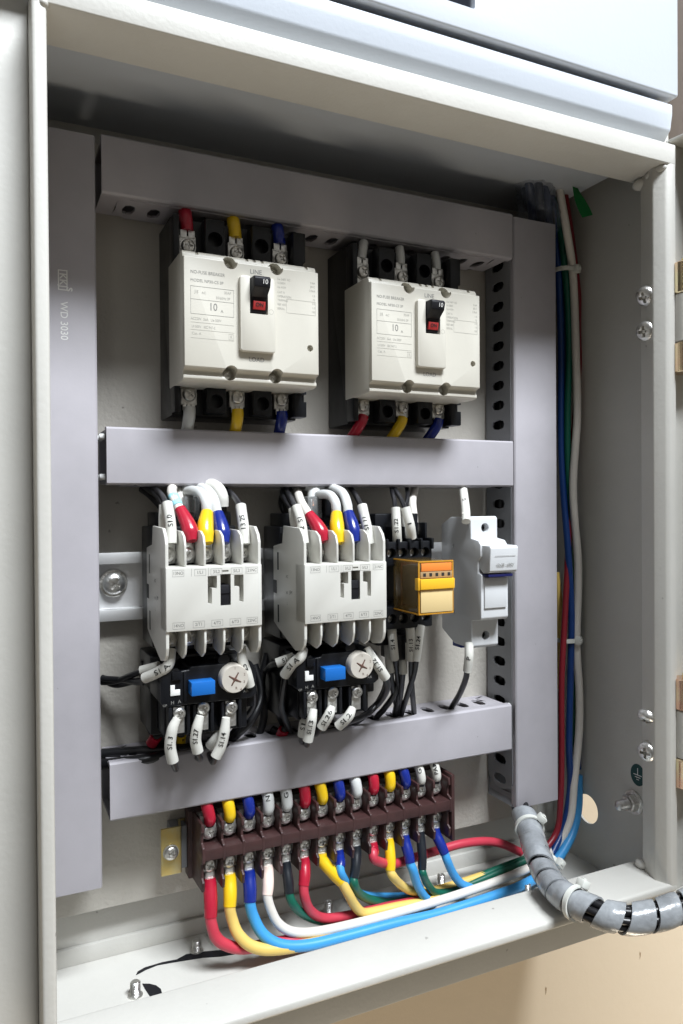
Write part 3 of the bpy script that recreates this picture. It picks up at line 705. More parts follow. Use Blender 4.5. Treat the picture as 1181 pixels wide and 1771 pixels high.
b = NB(); prism(b, [(-56, -22.6), (-66, -22.8), (-67.2, -24), (-66.2, -36.4), (-64.8, -37.6), (-60, -38), (-57, -36)], 'x', 245.2, 263.6, .5); lv = build('fuse_drawer', b, FUSEW, fh, True)
b = NB(); box(b, 245.4, 261.6, -64.8, -58, -39.8, -38.3, .2); build('blue_edge', b, mat('navy plastic', (.01, .012, .09), .4), fh, True)
b = NB(); text(b, '10x38 ~690V', 2.3, (254.8, -67.0, -33.2), bold=.02, sx=.95, Y=(0, -.08, 1)); box(b, 248, 261.8, -67.25, -67.15, -28.3, -28.15); build('printing', b, GINK, lv, True)
b = NB(); box(b, 246, 260.6, -60.6, -59.4, -57.2, -40.4, .25); build('cover_flap', b, FUSEW, fh, True)
b = NB(); box(b, 247, 260, -36, -27, -83, -80.2, .4); build('blue_clip', b, mat('royal blue plastic', (.01, .03, .22), .4), fh, True)

# ------------------------------------------------------------------ brown terminal strip
ts = thing('terminal_strip', 'brown fourteen way screw terminal strip under the lowest duct', 'terminal strip', (168, 0, -178))
PX = [101+10.35*k for k in range(14)]
b = NB(); box(b, 93, 242.8, -14, -6, -193, -158, .6); box(b, 95, 241.4, -34.2, -14.3, -176.2, -170.4, .6); build('base', b, BROWN, ts, True)
for k in range(15):
    x = 95.8+10.35*k; b = NB()
    prism(b, [(-13, -193), (-32.4, -192), (-33.4, -187), (-31, -185.6), (-31, -178.5), (-34.4, -177), (-34.4, -169.4), (-31, -168), (-31, -163.4), (-33, -162.2), (-32.4, -158.2), (-13, -158)], 'x', x-.75, x+.75, .35)
    build('divider', b, BROWN, ts, True)
b = NB(); box(b, 241.9, 244.2, -33, -10, -195, -156.5, .6); build('end_plate', b, BROWN, ts, True)
for x in PX:
    b = NB(); box(b, x-3.8, x+3.8, -21.6, -14.2, -169.9, -158.6, .3); build('contact_plate', b, ZINC, ts, True)
    b = NB(); box(b, x-3.8, x+3.8, -21.6, -14.2, -191.5, -177, .3); build('contact_plate', b, ZINC, ts, True)
    for z in (-165.2, -181.9): inst('screw', SCREW, ts, Vector((x, -25.4, z))-ORG[ts.name], rz(), 1.15)
b = NB()
prism(b, [(79.4, -12.5), (89.5, -12.5), (89.9, -12.0), (91.4, -4), (99, -4), (99, -2.6), (90.2, -2.6), (88.8, -11), (79.4, -11)], 'z', -189.5, -165.4, .25)
br = build('mounting_bracket', b, BRASS, ts, True)
o = inst('screw', SCREW, ts, Vector((84.2, -13.4, -177.6))-ORG[ts.name], (0, .4, 0), 1.15)
b = NB(); box(b, 85, 93, -11, -.2, -188, -166, .3); build('foot', b, DUCTB, ts, True)

# ------------------------------------------------------------------ wires
def wire(label, pts, r, m, sleeves=(), group=None, name='wire', cat='wire', seg=12):
    P = [q(*p) if not isinstance(p, Vector) else p for p in pts]
    b = NB(); tube(b, P, r, seg, 7); o = build(name, b, m, loc=P[0]); props(o, label, cat, group)
    for s_ in sleeves: sleeve(o, **s_)
    return o
def sleeve(o, pts, r, m, name='sleeve', txt=None, tsize=3.0, lug=False):
    P = [q(*p) if not isinstance(p, Vector) else p for p in pts]
    b = NB(); tube(b, P, r, 16, 6); s_ = build(name, b, m, o, True)
    if txt:
        C = catmull(P, 8); T, N = frames(C); L = [0]
        for i in range(1, len(C)): L.append(L[-1]+(C[i]-C[i-1]).length)
        rr0 = r if not hasattr(r, '__len__') else sum(r)/len(r)
        t = fine(textmesh(txt, tsize, 'CENTER', .02, .03)); mid = L[-1]/2; flip = 1 if T[0].z > 0 else -1
        for v in t.verts:
            s = mid+flip*v.co.x
            i = 0
            while i < len(L)-2 and L[i+1] < s: i += 1
            f_ = (s-L[i])/max(1e-6, L[i+1]-L[i]); c = C[i]+(C[i+1]-C[i])*f_; ax = T[i]*flip
            cd = (Vector((0, -400, 0))-c); n = (cd-ax*cd.dot(ax)).normalized(); bb = n.cross(ax)   # outward, then across
            rl = rr0
            if hasattr(r, '__len__'):
                u_ = min(.9999, max(0, s/L[-1]))*(len(r)-1); k_ = int(u_); rl = r[k_]*(1-(u_-k_))+r[min(k_+1, len(r)-1)]*(u_-k_)
            a = v.co.y/rl; v.co = c+(n*math.cos(a)+bb*math.sin(a))*(rl*1.03+.06+v.co.z)
        g = NB(); merge(g, t); build('marker_text', g, INK, s_, True)
    return s_
def sl(pts, r, m, **k): return dict(pts=pts, r=r, m=m, **k)
def V(x, y, z): return Vector((x, y, z))

# --- breaker leads, upper
for brx, cols, who, offs in ((83.2, (('red', RED), ('yellow', YEL), ('blue', BLU)), 'left circuit breaker', (0, 0, 0)), (179.8, (('grey white', GREYS), ('cream white', GREYS), ('short white', GREYS)), 'right circuit breaker', (3.5, 1.5, 1))):
    for k, (x, (cn, m)) in enumerate(zip((8.6, 33.4, 57.4), cols)):
        X = brx+x; z0 = 88.8+48 if brx < 100 else 88.2+47.5
        P = [V(X, -27.6, z0-1), V(X+offs[k]*.4, -26.6, z0+4), V(X+offs[k], -24, z0+10), V(X+offs[k], -18, z0+18)]
        wire(f'{cn} sleeved lead into the {("first","second","third")[k]} top terminal of the {who}', P, 1.8, WBLK, [sl(P[:3], (3.3 if brx < 100 else 2.6), m)], 'leads on top of the breakers')
for brx, cols, who, dx in ((83.2, (('white', GREYS), ('yellow', YEL), ('blue', BLU)), 'left circuit breaker', 0), (179.8, (('red', RED), ('yellow', YEL), ('blue', BLU)), 'right circuit breaker', -5)):
    for k, (x, (cn, m)) in enumerate(zip((8.6, 33.4, 57.4), cols)):
        X = brx+x; z0 = 88.8-40
        P = [V(X, -29, z0), V(X+dx*.3, -29, z0-4), V(X+dx, -24, z0-12), V(X+dx*1.2, -18, z0-24)]
        wire(f'{cn} sleeved lead out of the {("first","second","third")[k]} bottom terminal of the {who}', P, 1.8, WBLK, [sl(P[:3], 3.0, m)], 'leads under the breakers')

# --- contactor leads, upper side
GA = 'leads on top of the contactors'
def leads(n, A):
    for (lab, pts, r, m, sls) in A: wire(lab+' on top of the '+n, pts, r, m, sls, GA)
leads('left contactor', [
 ('front left black wire in printed white marker', [(288, 874, 349), (279, 856, 362), (264, 843, 380), (252, 834, 390)], 1.5, WBLK, [sl([(297, 940, 342), (295, 905, 344), (289, 870, 349)], 2.45, MARK, name='marker', txt='S1.0', tsize=3.2)]),
 ('rear left black wire in plain white marker', [(283, 876, 356), (272, 858, 368), (256, 846, 384), (246, 838, 392)], 1.5, WBLK, [sl([(285, 935, 352), (282, 905, 354), (283, 874, 356)], 2.2, MARK, name='marker')]),
 ('cyan tipped white wire in red sleeve', [(312, 884, 351), (301, 862, 357), (297, 850, 366), (300, 838, 380)], 2.4, WWHT, [sl([(332, 936, 342), (327, 912, 345), (311, 880, 351)], [2.5, 3.9, 3.5, 2.7], RED), sl([(308, 876, 352.5), (299, 858, 358.5)], 2.5, mat('cyan tape', (.35, .72, .80), .4), name='tape')]),
 ('white looped wire in yellow sleeve', [(358, 890, 350), (356, 868, 351), (348, 854, 356), (336, 849, 364), (325, 850, 372)], 2.6, GREYS, [sl([(359, 940, 342), (355, 915, 345), (358, 886, 350)], [2.6, 3.9, 3.8, 2.9], YEL)]),
 ('white looped wire in blue sleeve', [(376, 892, 350), (370, 866, 353), (360, 850, 361), (346, 843, 372)], 2.6, GREYS, [sl([(387, 940, 342), (383, 915, 345), (376, 888, 350)], [2.6, 3.9, 3.6, 2.9], BLU)]),
 ('fat white jumper end standing behind', [(326, 884, 374), (326, 862, 374), (328, 842, 376), (332, 834, 380)], 4.0, GREYS, []),
 ('arched white printed jumper', [(384, 876, 364), (383, 858, 364), (374, 843, 368), (356, 837, 374), (350, 840, 380)], 3.3, MARK, []),
 ('short white printed stub at rear', [(316, 876, 372), (313, 860, 374), (304, 846, 378), (296, 838, 384)], 2.7, MARK, []),
 ('rear right black wire in printed white marker', [(417, 878, 349), (404, 858, 362), (390, 846, 380), (380, 838, 390)], 1.5, WBLK, [sl([(424, 941, 342), (421, 910, 344), (416, 874, 349)], 2.6, MARK, name='marker', txt='13 2S', tsize=3.2)]),
])
leads('second contactor', [
 ('front left black wire in printed white marker', [(512, 882, 349), (503, 862, 362), (494, 848, 380), (486, 838, 390)], 1.5, WBLK, [sl([(526, 940, 342), (521, 905, 344), (512, 876, 349)], 2.45, MARK, name='marker', txt='2  S1', tsize=3.2)]),
 ('rear left black wire in plain white marker', [(506, 884, 356), (494, 866, 368), (488, 852, 382), (496, 840, 390)], 1.5, WBLK, [sl([(514, 930, 350), (509, 905, 353), (506, 880, 356)], 2.2, MARK, name='marker')]),
 ('slanting white wire in red sleeve', [(536, 894, 350), (527, 880, 355), (520, 868, 362), (514, 850, 380)], 2.4, WWHT, [sl([(561, 937, 342), (552, 915, 345), (534, 889, 351)], [2.5, 3.9, 3.5, 2.7], RED)]),
 ('white looped wire in yellow sleeve', [(582, 892, 350), (580, 870, 351), (571, 857, 357), (556, 855, 366), (545, 858, 374)], 2.5, GREYS, [sl([(588, 940, 342), (583, 915, 345), (582, 888, 350)], [2.6, 3.7, 3.7, 2.9], YEL)]),
 ('white looped wire in blue sleeve', [(602, 892, 350), (600, 872, 352), (592, 853, 360), (575, 844, 372)], 2.6, GREYS, [sl([(615, 938, 342), (609, 912, 345), (602, 887, 350)], [2.6, 3.8, 3.6, 2.9], BLU)]),
 ('fat white T shaped jumper end', [(543, 864, 372), (543, 852, 374), (542, 838, 378), (542, 828, 384)], 3.6, GREYS, [sl([(532, 841, 378), (543, 845, 376), (556, 841, 378)], 2.8, GREYS, name='branch'), sl([(543, 876, 371), (543, 864, 372)], 1.5, COPPER, name='copper_strands')]),
 ('short white stub at rear', [(570, 868, 376), (572, 856, 378), (566, 846, 382)], 3.0, MARK, []),
 ('rear right black wire in printed white marker', [(627, 880, 349), (617, 860, 362), (609, 848, 380), (600, 838, 390)], 1.5, WBLK, [sl([(641, 941, 342), (634, 910, 344), (626, 874, 349)], 2.6, MARK, name='marker', txt='S1 11', tsize=3.2)]),
])
# --- contactor / overload leads, lower side
GB = 'marked leads around the overload relays'
wire('black lead in slanting printed white marker below the left contactor, left end', [(254, 1172, 350), (240, 1180, 362), (215, 1176, 378), (185, 1174, 386), (176, 1172, 388)], 1.5, WBLK, [sl([(297, 1122, 345), (291, 1150, 343), (272, 1163, 345), (250, 1173, 350)], [2.0, 2.5, 2.5, 2.5], MARK, name='marker', txt='S1 A', tsize=3.4)], GB)
wire('black lead in plain white marker hanging behind the left contactor, left end', [(246, 1160, 360), (232, 1166, 368), (200, 1178, 384), (176, 1180, 390)], 1.5, WBLK, [sl([(275, 1152, 355), (244, 1160, 360)], 2.3, MARK, name='marker')], GB)
wire('black lead in long printed white marker below the left contactor, right end', [(432, 1186, 343), (440, 1200, 352), (436, 1225, 366), (400, 1270, 380)], 1.5, WBLK, [sl([(418, 1118, 345), (419, 1140, 343), (427, 1165, 342), (432, 1186, 343)], [2.0, 2.4, 2.4, 2.4], MARK, name='marker', txt='25', tsize=3.4)], GB)
for (lab, sp, tx, tail) in (
  ('first lead from the left under the left overload relay, white marker S1.3', [(306, 1243, 341), (298, 1262, 341), (294, 1290, 342), (299, 1317, 343)], 'S1. 3', [(299, 1317, 343), (304, 1330, 352), (300, 1322, 378)]),
  ('middle lead under the left overload relay, white marker S1.27', [(346, 1238, 341), (341, 1258, 341), (338, 1280, 342), (342, 1300, 343)], 'S1.27', [(342, 1300, 343), (346, 1312, 352), (340, 1310, 376)]),
  ('last lead under the left overload relay, white marker S1.14', [(391, 1241, 341), (388, 1265, 341), (382, 1290, 342), (373, 1309, 343)], 'S1.14', [(373, 1309, 343), (368, 1318, 352), (360, 1300, 376)]),
  ('first lead from the left under the second overload relay, white marker S1.13', [(542, 1226, 341), (539, 1245, 340), (535, 1266, 342), (532, 1281, 343)], 'S1.13', [(532, 1281, 343), (531, 1288, 352), (528, 1285, 376)]),
  ('middle lead under the second overload relay, white marker S1.26', [(574, 1222, 341), (568, 1238, 340), (556, 1258, 343)], 'S1.26', [(556, 1258, 344), (548, 1268, 354), (545, 1270, 376)]),
  ('last lead under the second overload relay, slanting white marker', [(610, 1224, 341), (602, 1240, 340), (585, 1256, 344)], 'S1.2', [(585, 1256, 345), (600, 1250, 350), (640, 1232, 362), (661, 1200, 362), (668, 1180, 352)])):
    wire(lab, tail, 1.5, WBLK, [sl(sp, [1.9, 2.5, 2.6, 2.6], MARK, name='marker', txt=tx, tsize=3.1)], GB)
wire('spare lead in white marker lying behind S1.14 marker, left overload relay', [(362, 1280, 356), (380, 1285, 368), (410, 1300, 378)], 1.6, WBLK, [sl([(386, 1262, 352), (373, 1278, 352), (363, 1290, 355)], 2.4, MARK, name='marker')], GB)
wire('spare lead in white marker tucked behind S1.13 marker, second overload relay', [(522, 1272, 352), (522, 1282, 362), (525, 1280, 378)], 1.6, WBLK, [sl([(530, 1235, 352), (525, 1252, 350), (522, 1272, 352)], 2.3, MARK, name='marker', txt='S1', tsize=3)], GB)
wire('black lead in slanting printed white marker below the second contactor, left end', [(494, 1168, 350), (490, 1192, 354), (488, 1225, 362), (500, 1262, 374), (505, 1275, 384)], 1.7, WBLK, [sl([(526, 1122, 345), (520, 1136, 343), (506, 1148, 345), (492, 1168, 350)], [2.0, 2.6, 2.6, 2.6], MARK, name='marker', txt='S1 A', tsize=3.4)], GB)
wire('black lead in short white marker behind the second contactor, left end', [(480, 1148, 358), (470, 1150, 366), (460, 1160, 384)], 1.6, WBLK, [sl([(508, 1136, 355), (478, 1147, 358)], 2.4, MARK, name='marker', txt='S1', tsize=3)], GB)
wire('black lead in slanting printed white marker below the second contactor, right end', [(666, 1170, 343), (669, 1190, 350), (655, 1215, 362), (620, 1245, 372), (590, 1262, 382)], 1.9, WBLK, [sl([(634, 1120, 345), (642, 1135, 343), (654, 1152, 342), (667, 1172, 343)], [2.0, 2.5, 2.6, 2.6], MARK, name='marker', txt='S1.32', tsize=3.2)], GB)
# tangle of black control cable behind the overload relays
GC = 'black cables behind the overload relays'
for lab, pts, r in (
  ('lowest black cable entering the left end of the lowest duct', [(176, 1322, 386), (215, 1318, 376), (262, 1312, 372), (310, 1300, 378), (330, 1310, 388)], 2.6),
  ('thick black cable crossing under the left overload relay', [(176, 1304, 390), (230, 1300, 384), (300, 1296, 378), (350, 1292, 380), (400, 1290, 390)], 2.6),
  ('looped black cable left of the left overload relay, upper loop', [(176, 1172, 392), (200, 1184, 388), (240, 1178, 384), (290, 1190, 390)], 1.7),
  ('black cable hanging behind the left overload relay', [(250, 1140, 386), (262, 1190, 386), (258, 1250, 384), (290, 1300, 386), (300, 1330, 390)], 2.4),
  ('black cable curving right of the left overload relay', [(440, 1150, 384), (452, 1200, 378), (438, 1240, 374), (412, 1268, 376), (395, 1282, 386)], 2.2),
  ('black cable hanging left of the second overload relay', [(486, 1140, 388), (480, 1190, 384), (486, 1240, 382), (510, 1280, 388)], 2.4),
  ('black cable curled under the second overload relay', [(470, 1262, 386), (510, 1282, 376), (560, 1270, 374), (600, 1256, 380), (620, 1250, 392)], 2.4),
  ('black cable between the two overload relays', [(462, 1130, 388), (452, 1180, 386), (456, 1240, 386), (440, 1290, 388)], 2.2),
  ('black cable looping over the left contactor', [(246, 846, 392), (262, 858, 384), (280, 880, 380), (276, 905, 384)], 2.0),
  ('black cable looping over the second contactor', [(500, 846, 392), (488, 862, 384), (492, 884, 380), (505, 900, 384)], 2.0)):
    wire(lab, pts, r, WBLK, [], GC, name='cable', cat='cable')
wire('red tipped lead tucked under the left overload relay', [(262, 1290, 382), (268, 1276, 376), (280, 1268, 378)], 1.8, WBLK, [sl([(262, 1286, 379), (270, 1273, 376)], 3.0, RED)], GB)
wire('yellow tipped lead tucked under the left overload relay', [(312, 1290, 384), (314, 1276, 378), (308, 1262, 378)], 1.8, WBLK, [sl([(312, 1286, 381), (313, 1270, 378)], 2.6, YEL)], GB)
wire('red tipped lead tucked under the second overload relay', [(486, 1276, 380), (490, 1264, 374), (498, 1254, 376)], 1.8, WBLK, [sl([(486, 1272, 376), (491, 1262, 374)], 3.0, RED)], GB)

# --- relay socket leads
GR = 'leads of the relay socket'
for lab, pts, mk, tx, r in (
  ('upright black lead in printed white marker S1.22 above the relay socket', [(684, 884, 352), (682, 866, 360), (678, 850, 372), (676, 836, 388)], [(687, 938, 352), (686, 915, 350), (684, 878, 352)], 'S1.22', 2.5),
  ('leaning black lead in white marker above the relay socket', [(702, 884, 350), (694, 864, 360), (684, 848, 372), (680, 836, 388)], [(712, 930, 350), (709, 908, 348), (701, 878, 350)], ' 1 ', 2.6),
  ('rear black lead in plain white marker above the relay socket', [(696, 890, 358), (704, 866, 366), (704, 846, 378), (700, 834, 390)], [(706, 930, 356), (700, 908, 357), (696, 886, 358)], None, 2.2)):
    wire(lab, pts, 1.3, WBLK, [sl(mk, r, MARK, name='marker', txt=tx, tsize=3)], GR)
wire('cream lead rising behind the relay socket into the middle duct', [(714, 925, 366), (716, 900, 368), (713, 868, 374), (717, 846, 384), (717, 834, 390)], 2.3, WWHT, [], GR)
for lab, pts, mk, tx, r in (
  ('first marked lead under the relay socket, white marker S1.4', [(684, 1138, 356), (686, 1160, 362), (690, 1195, 370), (682, 1236, 382), (680, 1256, 386)], [(677, 1082, 354), (679, 1110, 353), (682, 1140, 355)], 'S1.4', 2.5),
  ('rear left marked lead under the relay socket beside S1.4', [(676, 1160, 362), (678, 1185, 368), (686, 1225, 380), (688, 1256, 386)], [(670, 1100, 362), (672, 1130, 361), (675, 1162, 362)], None, 2.4),
  ('short plain white marked lead under the relay socket', [(697, 1162, 358), (694, 1190, 366), (690, 1225, 380), (690, 1256, 386)], [(696, 1112, 360), (697, 1140, 358), (697, 1165, 358)], None, 2.4),
  ('marked lead with marker S1.13 under the relay socket, left neighbour of S1.24', [(711, 1140, 352), (711, 1165, 358), (713, 1200, 368), (716, 1234, 382), (716, 1256, 386)], [(709, 1086, 351), (711, 1112, 350), (711, 1142, 351)], 'S1.13', 2.5),
  ('rightmost marked lead under the relay socket, white marker S1.24', [(720, 1140, 350), (716, 1165, 356), (705, 1200, 368), (694, 1236, 382), (692, 1256, 386)], [(727, 1082, 350), (723, 1112, 348), (719, 1142, 349)], 'S1.24', 2.5)):
    wire(lab, pts, 1.6, WBLK, [sl(mk, r, MARK, name='marker', txt=tx, tsize=3.0)], GR)
wire('black lead slanting down left from under the relay socket into the duct', [(690, 1150, 366), (684, 1195, 370), (665, 1225, 378), (652, 1240, 382), (648, 1256, 386)], 1.7, WBLK, [], GR)
wire('white marked lead into the top of the fuse holder', [(803, 892, 352), (803, 870, 360), (800, 848, 374), (800, 832, 388)], 1.7, WWHT, [sl([(806, 902, 350), (805, 880, 356), (801, 848, 373)], 2.5, MARK, name='marker', txt='G', tsize=3.2)], 'leads of the fuse holder')
wire('black lead with white marker below the fuse holder', [(808, 1158, 352), (805, 1175, 358), (795, 1200, 370), (782, 1222, 382), (776, 1236, 388)], 1.7, WBLK, [sl([(811, 1112, 352), (811, 1135, 350), (808, 1161, 352)], 2.5, MARK, name='marker', txt='P', tsize=3.2)], 'leads of the fuse holder')

# --- terminal strip, upper side
ordn = ('first', 'second', 'third', 'fourth', 'fifth', 'sixth', 'seventh', 'eighth', 'ninth', 'tenth', 'eleventh', 'twelfth', 'thirteenth', 'last')
upc = (('red', RED, 0), ('yellow', YEL, 0), ('blue', BLU, 0), ('white', GREYS, 'N'), ('white', GREYS, 'G'), ('red', RED, 0), ('yellow', YEL, 0), ('blue', BLU, 0), ('white', GREYS, 0), ('red', RED, 0), ('yellow', YEL, 0), ('blue', BLU, 0), ('white', MARK, 'G'), ('white', MARK, 'PAM'))
def add_lug(o, x, z, up=True, y=-23.2):
    l = bpy.data.objects.new('lug', LUG); COL.objects.link(l); l.parent = o
    l.location = (Vector((x, y, z))-ORG[o.name])*S
    l.rotation_euler = (math.pi, 0, math.pi) if up else (0, 0, 0)
for k, (cn, m, tx) in enumerate(upc):
    x = PX[k]; dx = random.uniform(-.8, .8); r = 3.15 if m is not MARK else 2.7
    P = [V(x, -26.3, -161.6), V(x+dx*.3, -27.4, -157.5), V(x+dx-.6, -26.6, -152), V(x+dx-1.5, -20, -143)]
    o = wire(f'{cn} sleeved wire on {ordn[k]} upper terminal from the left, brown strip', P, 2.2, WBLK, [sl([P[0]+V(0, 0, 1.4), P[1], P[2], P[2]*.4+P[3]*.6], [r*.92, r*.96, r*.98, r*.9], m, txt=tx or None, tsize=3.2)], 'wires on the upper side of the terminal strip')
    add_lug(o, x, -165.2, y=-24.4)
# --- terminal strip, lower side  (px paths after the sleeve)
Fh = 366
low = [
 ('red', RED, WRED, [(367, 1603), (373, 1620), (388, 1633), (420, 1640), (480, 1630), (560, 1618), (650, 1596)], (364, 1586), 2.9),
 ('yellow', YEL, WYEL, [(402, 1592), (413, 1617), (437, 1637), (475, 1642), (540, 1632), (640, 1612), (740, 1588), (850, 1552), (905, 1528)], (397, 1568), 2.9),
 ('blue', BLU, WBLU, [(438, 1585), (455, 1616), (485, 1634), (530, 1635), (600, 1619), (680, 1598), (760, 1580), (850, 1551), (905, 1530), (950, 1502), (985, 1452), (999, 1400), (1000, 1340)], (432, 1560), 2.9),
 ('pinkish white', PINKS, WWHT, [(468, 1572), (482, 1598), (508, 1612), (550, 1611), (620, 1596), (700, 1575), (790, 1548), (870, 1520), (920, 1498), (958, 1468), (985, 1420), (993, 1350), (1001, 1270), (1002, 1200), (997, 1110), (1000, 980), (991, 850), (998, 720), (996, 620), (991, 480), (980, 400), (966, 320), (960, 270)], (462, 1548), 2.5),
 ('black', BLKS, WGRN, [(506, 1562), (520, 1578), (545, 1590), (580, 1595), (640, 1590)], (500, 1545), 2.3),
 ('red', RED, WRED, [(527, 1552), (537, 1575), (560, 1588), (600, 1584), (660, 1570), (740, 1555)], (525, 1532), 2.6),
 ('yellow', YEL, WYEL, [(602, 1545), (613, 1565), (628, 1579), (652, 1576), (690, 1568), (760, 1556)], (590, 1525), 2.7),
 ('blue', BLU, WBLU, [(592, 1515), (606, 1535), (630, 1548), (665, 1551), (710, 1550)], (588, 1500), 2.3),
 ('black', BLKS, WGRN, [(613, 1530), (622, 1546), (645, 1557), (685, 1561), (730, 1552), (800, 1528), (870, 1500), (915, 1484)], (612, 1518), 2.4),
 ('red', RED, WRED, [(650, 1488), (680, 1494), (720, 1482), (760, 1470), (800, 1459), (840, 1455), (870, 1460), (900, 1474)], (645, 1475), 2.6),
 ('yellow', YEL, WYEL, [(680, 1516), (693, 1530), (715, 1541), (750, 1540), (800, 1526), (860, 1506)], (675, 1505), 2.5),
 ('blue', BLU, WBLU, [(714, 1505), (722, 1530), (735, 1552), (752, 1562)], (709, 1492), 2.6),
 ('black', BLKS, WGRN, [(732, 1512), (740, 1530), (756, 1544), (790, 1538), (840, 1518), (890, 1496), (930, 1478)], (730, 1503), 2.2),
 ('blue', BLU, WBLU, [(774, 1490), (783, 1510), (797, 1528), (815, 1536)], (769, 1476), 2.5)]
for k, (cn, ms, mw, path, send, r) in enumerate(low):
    x = PX[k]; n = len(path)
    hs = []
    for i in range(n):
        u = min(1, i/2.5); h0 = 366 if k != 9 else 378
        tgt = {0: 367, 1: 362, 2: 361, 3: 366, 4: 374, 5: 374, 6: 372, 7: 382, 8: 378, 9: 384, 10: 378, 11: 374, 12: 376, 13: 372}[k]
        hs.append(368+(tgt-368)*u)
    pts = []
    for i, (a, c_) in enumerate(path):
        h = hs[i]
        if k == 2 and a > 900: h = {905: 364, 950: 372, 985: 378, 999: 382, 1000: 384}[a]
        if k == 1 and a > 560: h = 362+min(11, (a-560)*.05)
        if k == 3 and a > 860: h = 368+min(12, (1520-c_)*.08+2)
        if k == 3 and c_ < 1480: h = 380 if c_ > 400 else 374
        pts.append((a, c_, h))
    se = (send[0], send[1], 369); s0 = V(x, -25.2, -189.0); s1 = V(x, -26.0, -192.5)
    s3 = q(*se); s2 = s1.lerp(s3, .5)+V(0, -.8, -.4)
    P = [s2, s3]+[q(*p) for p in pts]
    R_ = r*1.22
    o = wire(f'{cn} sleeved {"green" if mw is WGRN else "white" if mw is WWHT else "light blue" if mw is WBLU else cn} wire on {ordn[k]} lower terminal from the left, brown strip', P, r, mw,
             [sl([s0, s1, s2, s3], [r*1.05, R_*.98, R_, R_*.97, r*1.12], ms)], 'wires on the lower side of the terminal strip')
    add_lug(o, x, -181.9, False, y=-24.4)

# --- riser wires beside the right duct
GW = 'wires rising beside the right duct'
def rise(label, m, r, pts): wire(label, pts, r, m, [], GW)
rise('dark red wire at the back of the riser bundle, upper half', WRE2, 1.9, [(970, 275, 376), (978, 340, 378), (990, 420, 383), (1001, 520, 385), (1003, 600, 385), (996, 700, 384), (988, 800, 384), (984, 900, 386)])
rise('red wire running down to the cable tie beside the right duct, lower half', WRE2, 2.0, [(984, 900, 384), (980, 1000, 382), (976, 1080, 380), (971, 1180, 378), (971, 1300, 378), (969, 1390, 379), (962, 1440, 380), (935, 1478, 378)])
rise('dark green wire along the riser bundle', WGRN, 2.2, [(955, 256, 374), (962, 300, 381), (970, 400, 383), (980, 500, 384), (984, 600, 384), (981, 720, 385), (983, 820, 384), (993, 920, 382), (996, 1000, 385), (990, 1120, 387), (992, 1250, 386), (990, 1340, 385), (978, 1420, 384), (950, 1462, 382), (920, 1485, 378)])
rise('dark blue wire closest to the duct in the riser bundle', WBL2, 2.2, [(948, 258, 374), (952, 310, 380), (958, 390, 386), (966, 480, 387), (970, 600, 388), (970, 760, 388), (974, 850, 386), (982, 950, 382), (988, 1060, 381), (986, 1180, 381), (984, 1290, 381), (986, 1360, 382), (975, 1430, 382), (955, 1476, 378)])
rise('second dark blue wire in the riser bundle', WBL2, 2.0, [(944, 258, 378), (952, 310, 384), (964, 400, 388), (974, 520, 390), (977, 700, 390), (979, 850, 390), (988, 980, 388), (996, 1100, 388), (998, 1240, 386), (1000, 1330, 385)])
rise('short yellow wire showing beside the right duct', WYEL, 2.0, [(962, 990, 390), (968, 1050, 388), (966, 1120, 386), (960, 1190, 386)])
# cable ties
def tie(label, c, axis, R, hd):
    """band of radius R round point c, head in direction hd"""
    a = Vector(axis).normalized(); n = Vector(hd); n = (n-a*n.dot(a)).normalized(); b_ = a.cross(n); o = thing('cable_tie', label, 'cable tie', c, 'white cable ties')
    b = NB(); rings = []
    for j in range(36):
        t = 2*math.pi*j/36; d = n*math.cos(t)+b_*math.sin(t)
        rings.append([b.verts.new(c+d*rr+a*s_) for rr, s_ in ((R, -1.3), (R+.9, -1.3), (R+.9, 1.3), (R, 1.3))])
    for j in range(36):
        A, B = rings[j], rings[(j+1) % 36]
        for i in range(4): b.faces.new((A[i], A[(i+1) % 4], B[(i+1) % 4], B[i]))
    build('band', b, TIE, o, True)
    b = NB(); t = NB(); box(t, -2.6, 2.6, -2.5, 2.5, -1.6, 2.4, .7); Mx = Matrix((b_, a, n)).transposed().to_4x4(); Mx.translation = c+n*(R+1.6); merge(b, t, mat=Mx)
    t = NB(); box(t, -1.0, 1.0, -1.1, 1.1, 2.3, 3.1, .3); merge(b, t, mat=Mx); build('head', b, TIE, o, True)
tie('white cable tie round the riser wires near the top of the right duct', q(975, 469, 384), (0, 0, 1), 6.5, (.6, -1, 0))
tie('white cable tie round the riser wires at mid height of the right duct', q(979, 1106, 384), (0, 0, 1), 6.0, (.6, -1, 0))
tie('small cable tie where the blue and white wires bend, behind the spiral tube', q(955, 1487, 368), (.7, .1, .6), 5.0, (.6, -1, .6))

# --- plastic wrapped bundle entering through the top hole
GT = 'dark wires entering through the top hole'
NAVY = mat('navy wire', (.006, .014, .05), .36)
tops = (('navy', NAVY), ('black', WBLK), ('dark blue', NAVY), ('black', WBLK), ('blue', WBL2), ('black', WBLK))
BP = [q(908, 250, 373), q(914, 285, 374), q(922, 320, 377), q(930, 350, 380), q(938, 384, 384), q(942, 415, 386)]
for k, (cn, m) in enumerate(tops):
    a0 = k*math.pi/3; Cb = catmull(BP, 4); Tb, Nb = frames(Cb); Q = []
    for j, (c, t, n_) in enumerate(zip(Cb, Tb, Nb)):
        bb = t.cross(n_); a = a0+j*.09; rr = 5.4+.8*math.sin(j*.7+k*2); Q.append(c+(n_*math.cos(a)+bb*math.sin(a))*rr)
    wire(f'{cn} wire entering the top hole, {("first", "second", "third", "fourth", "fifth", "last")[k]} strand of the dark bundle', Q[::3]+[Q[-1]], 2.7, m, [], GT)
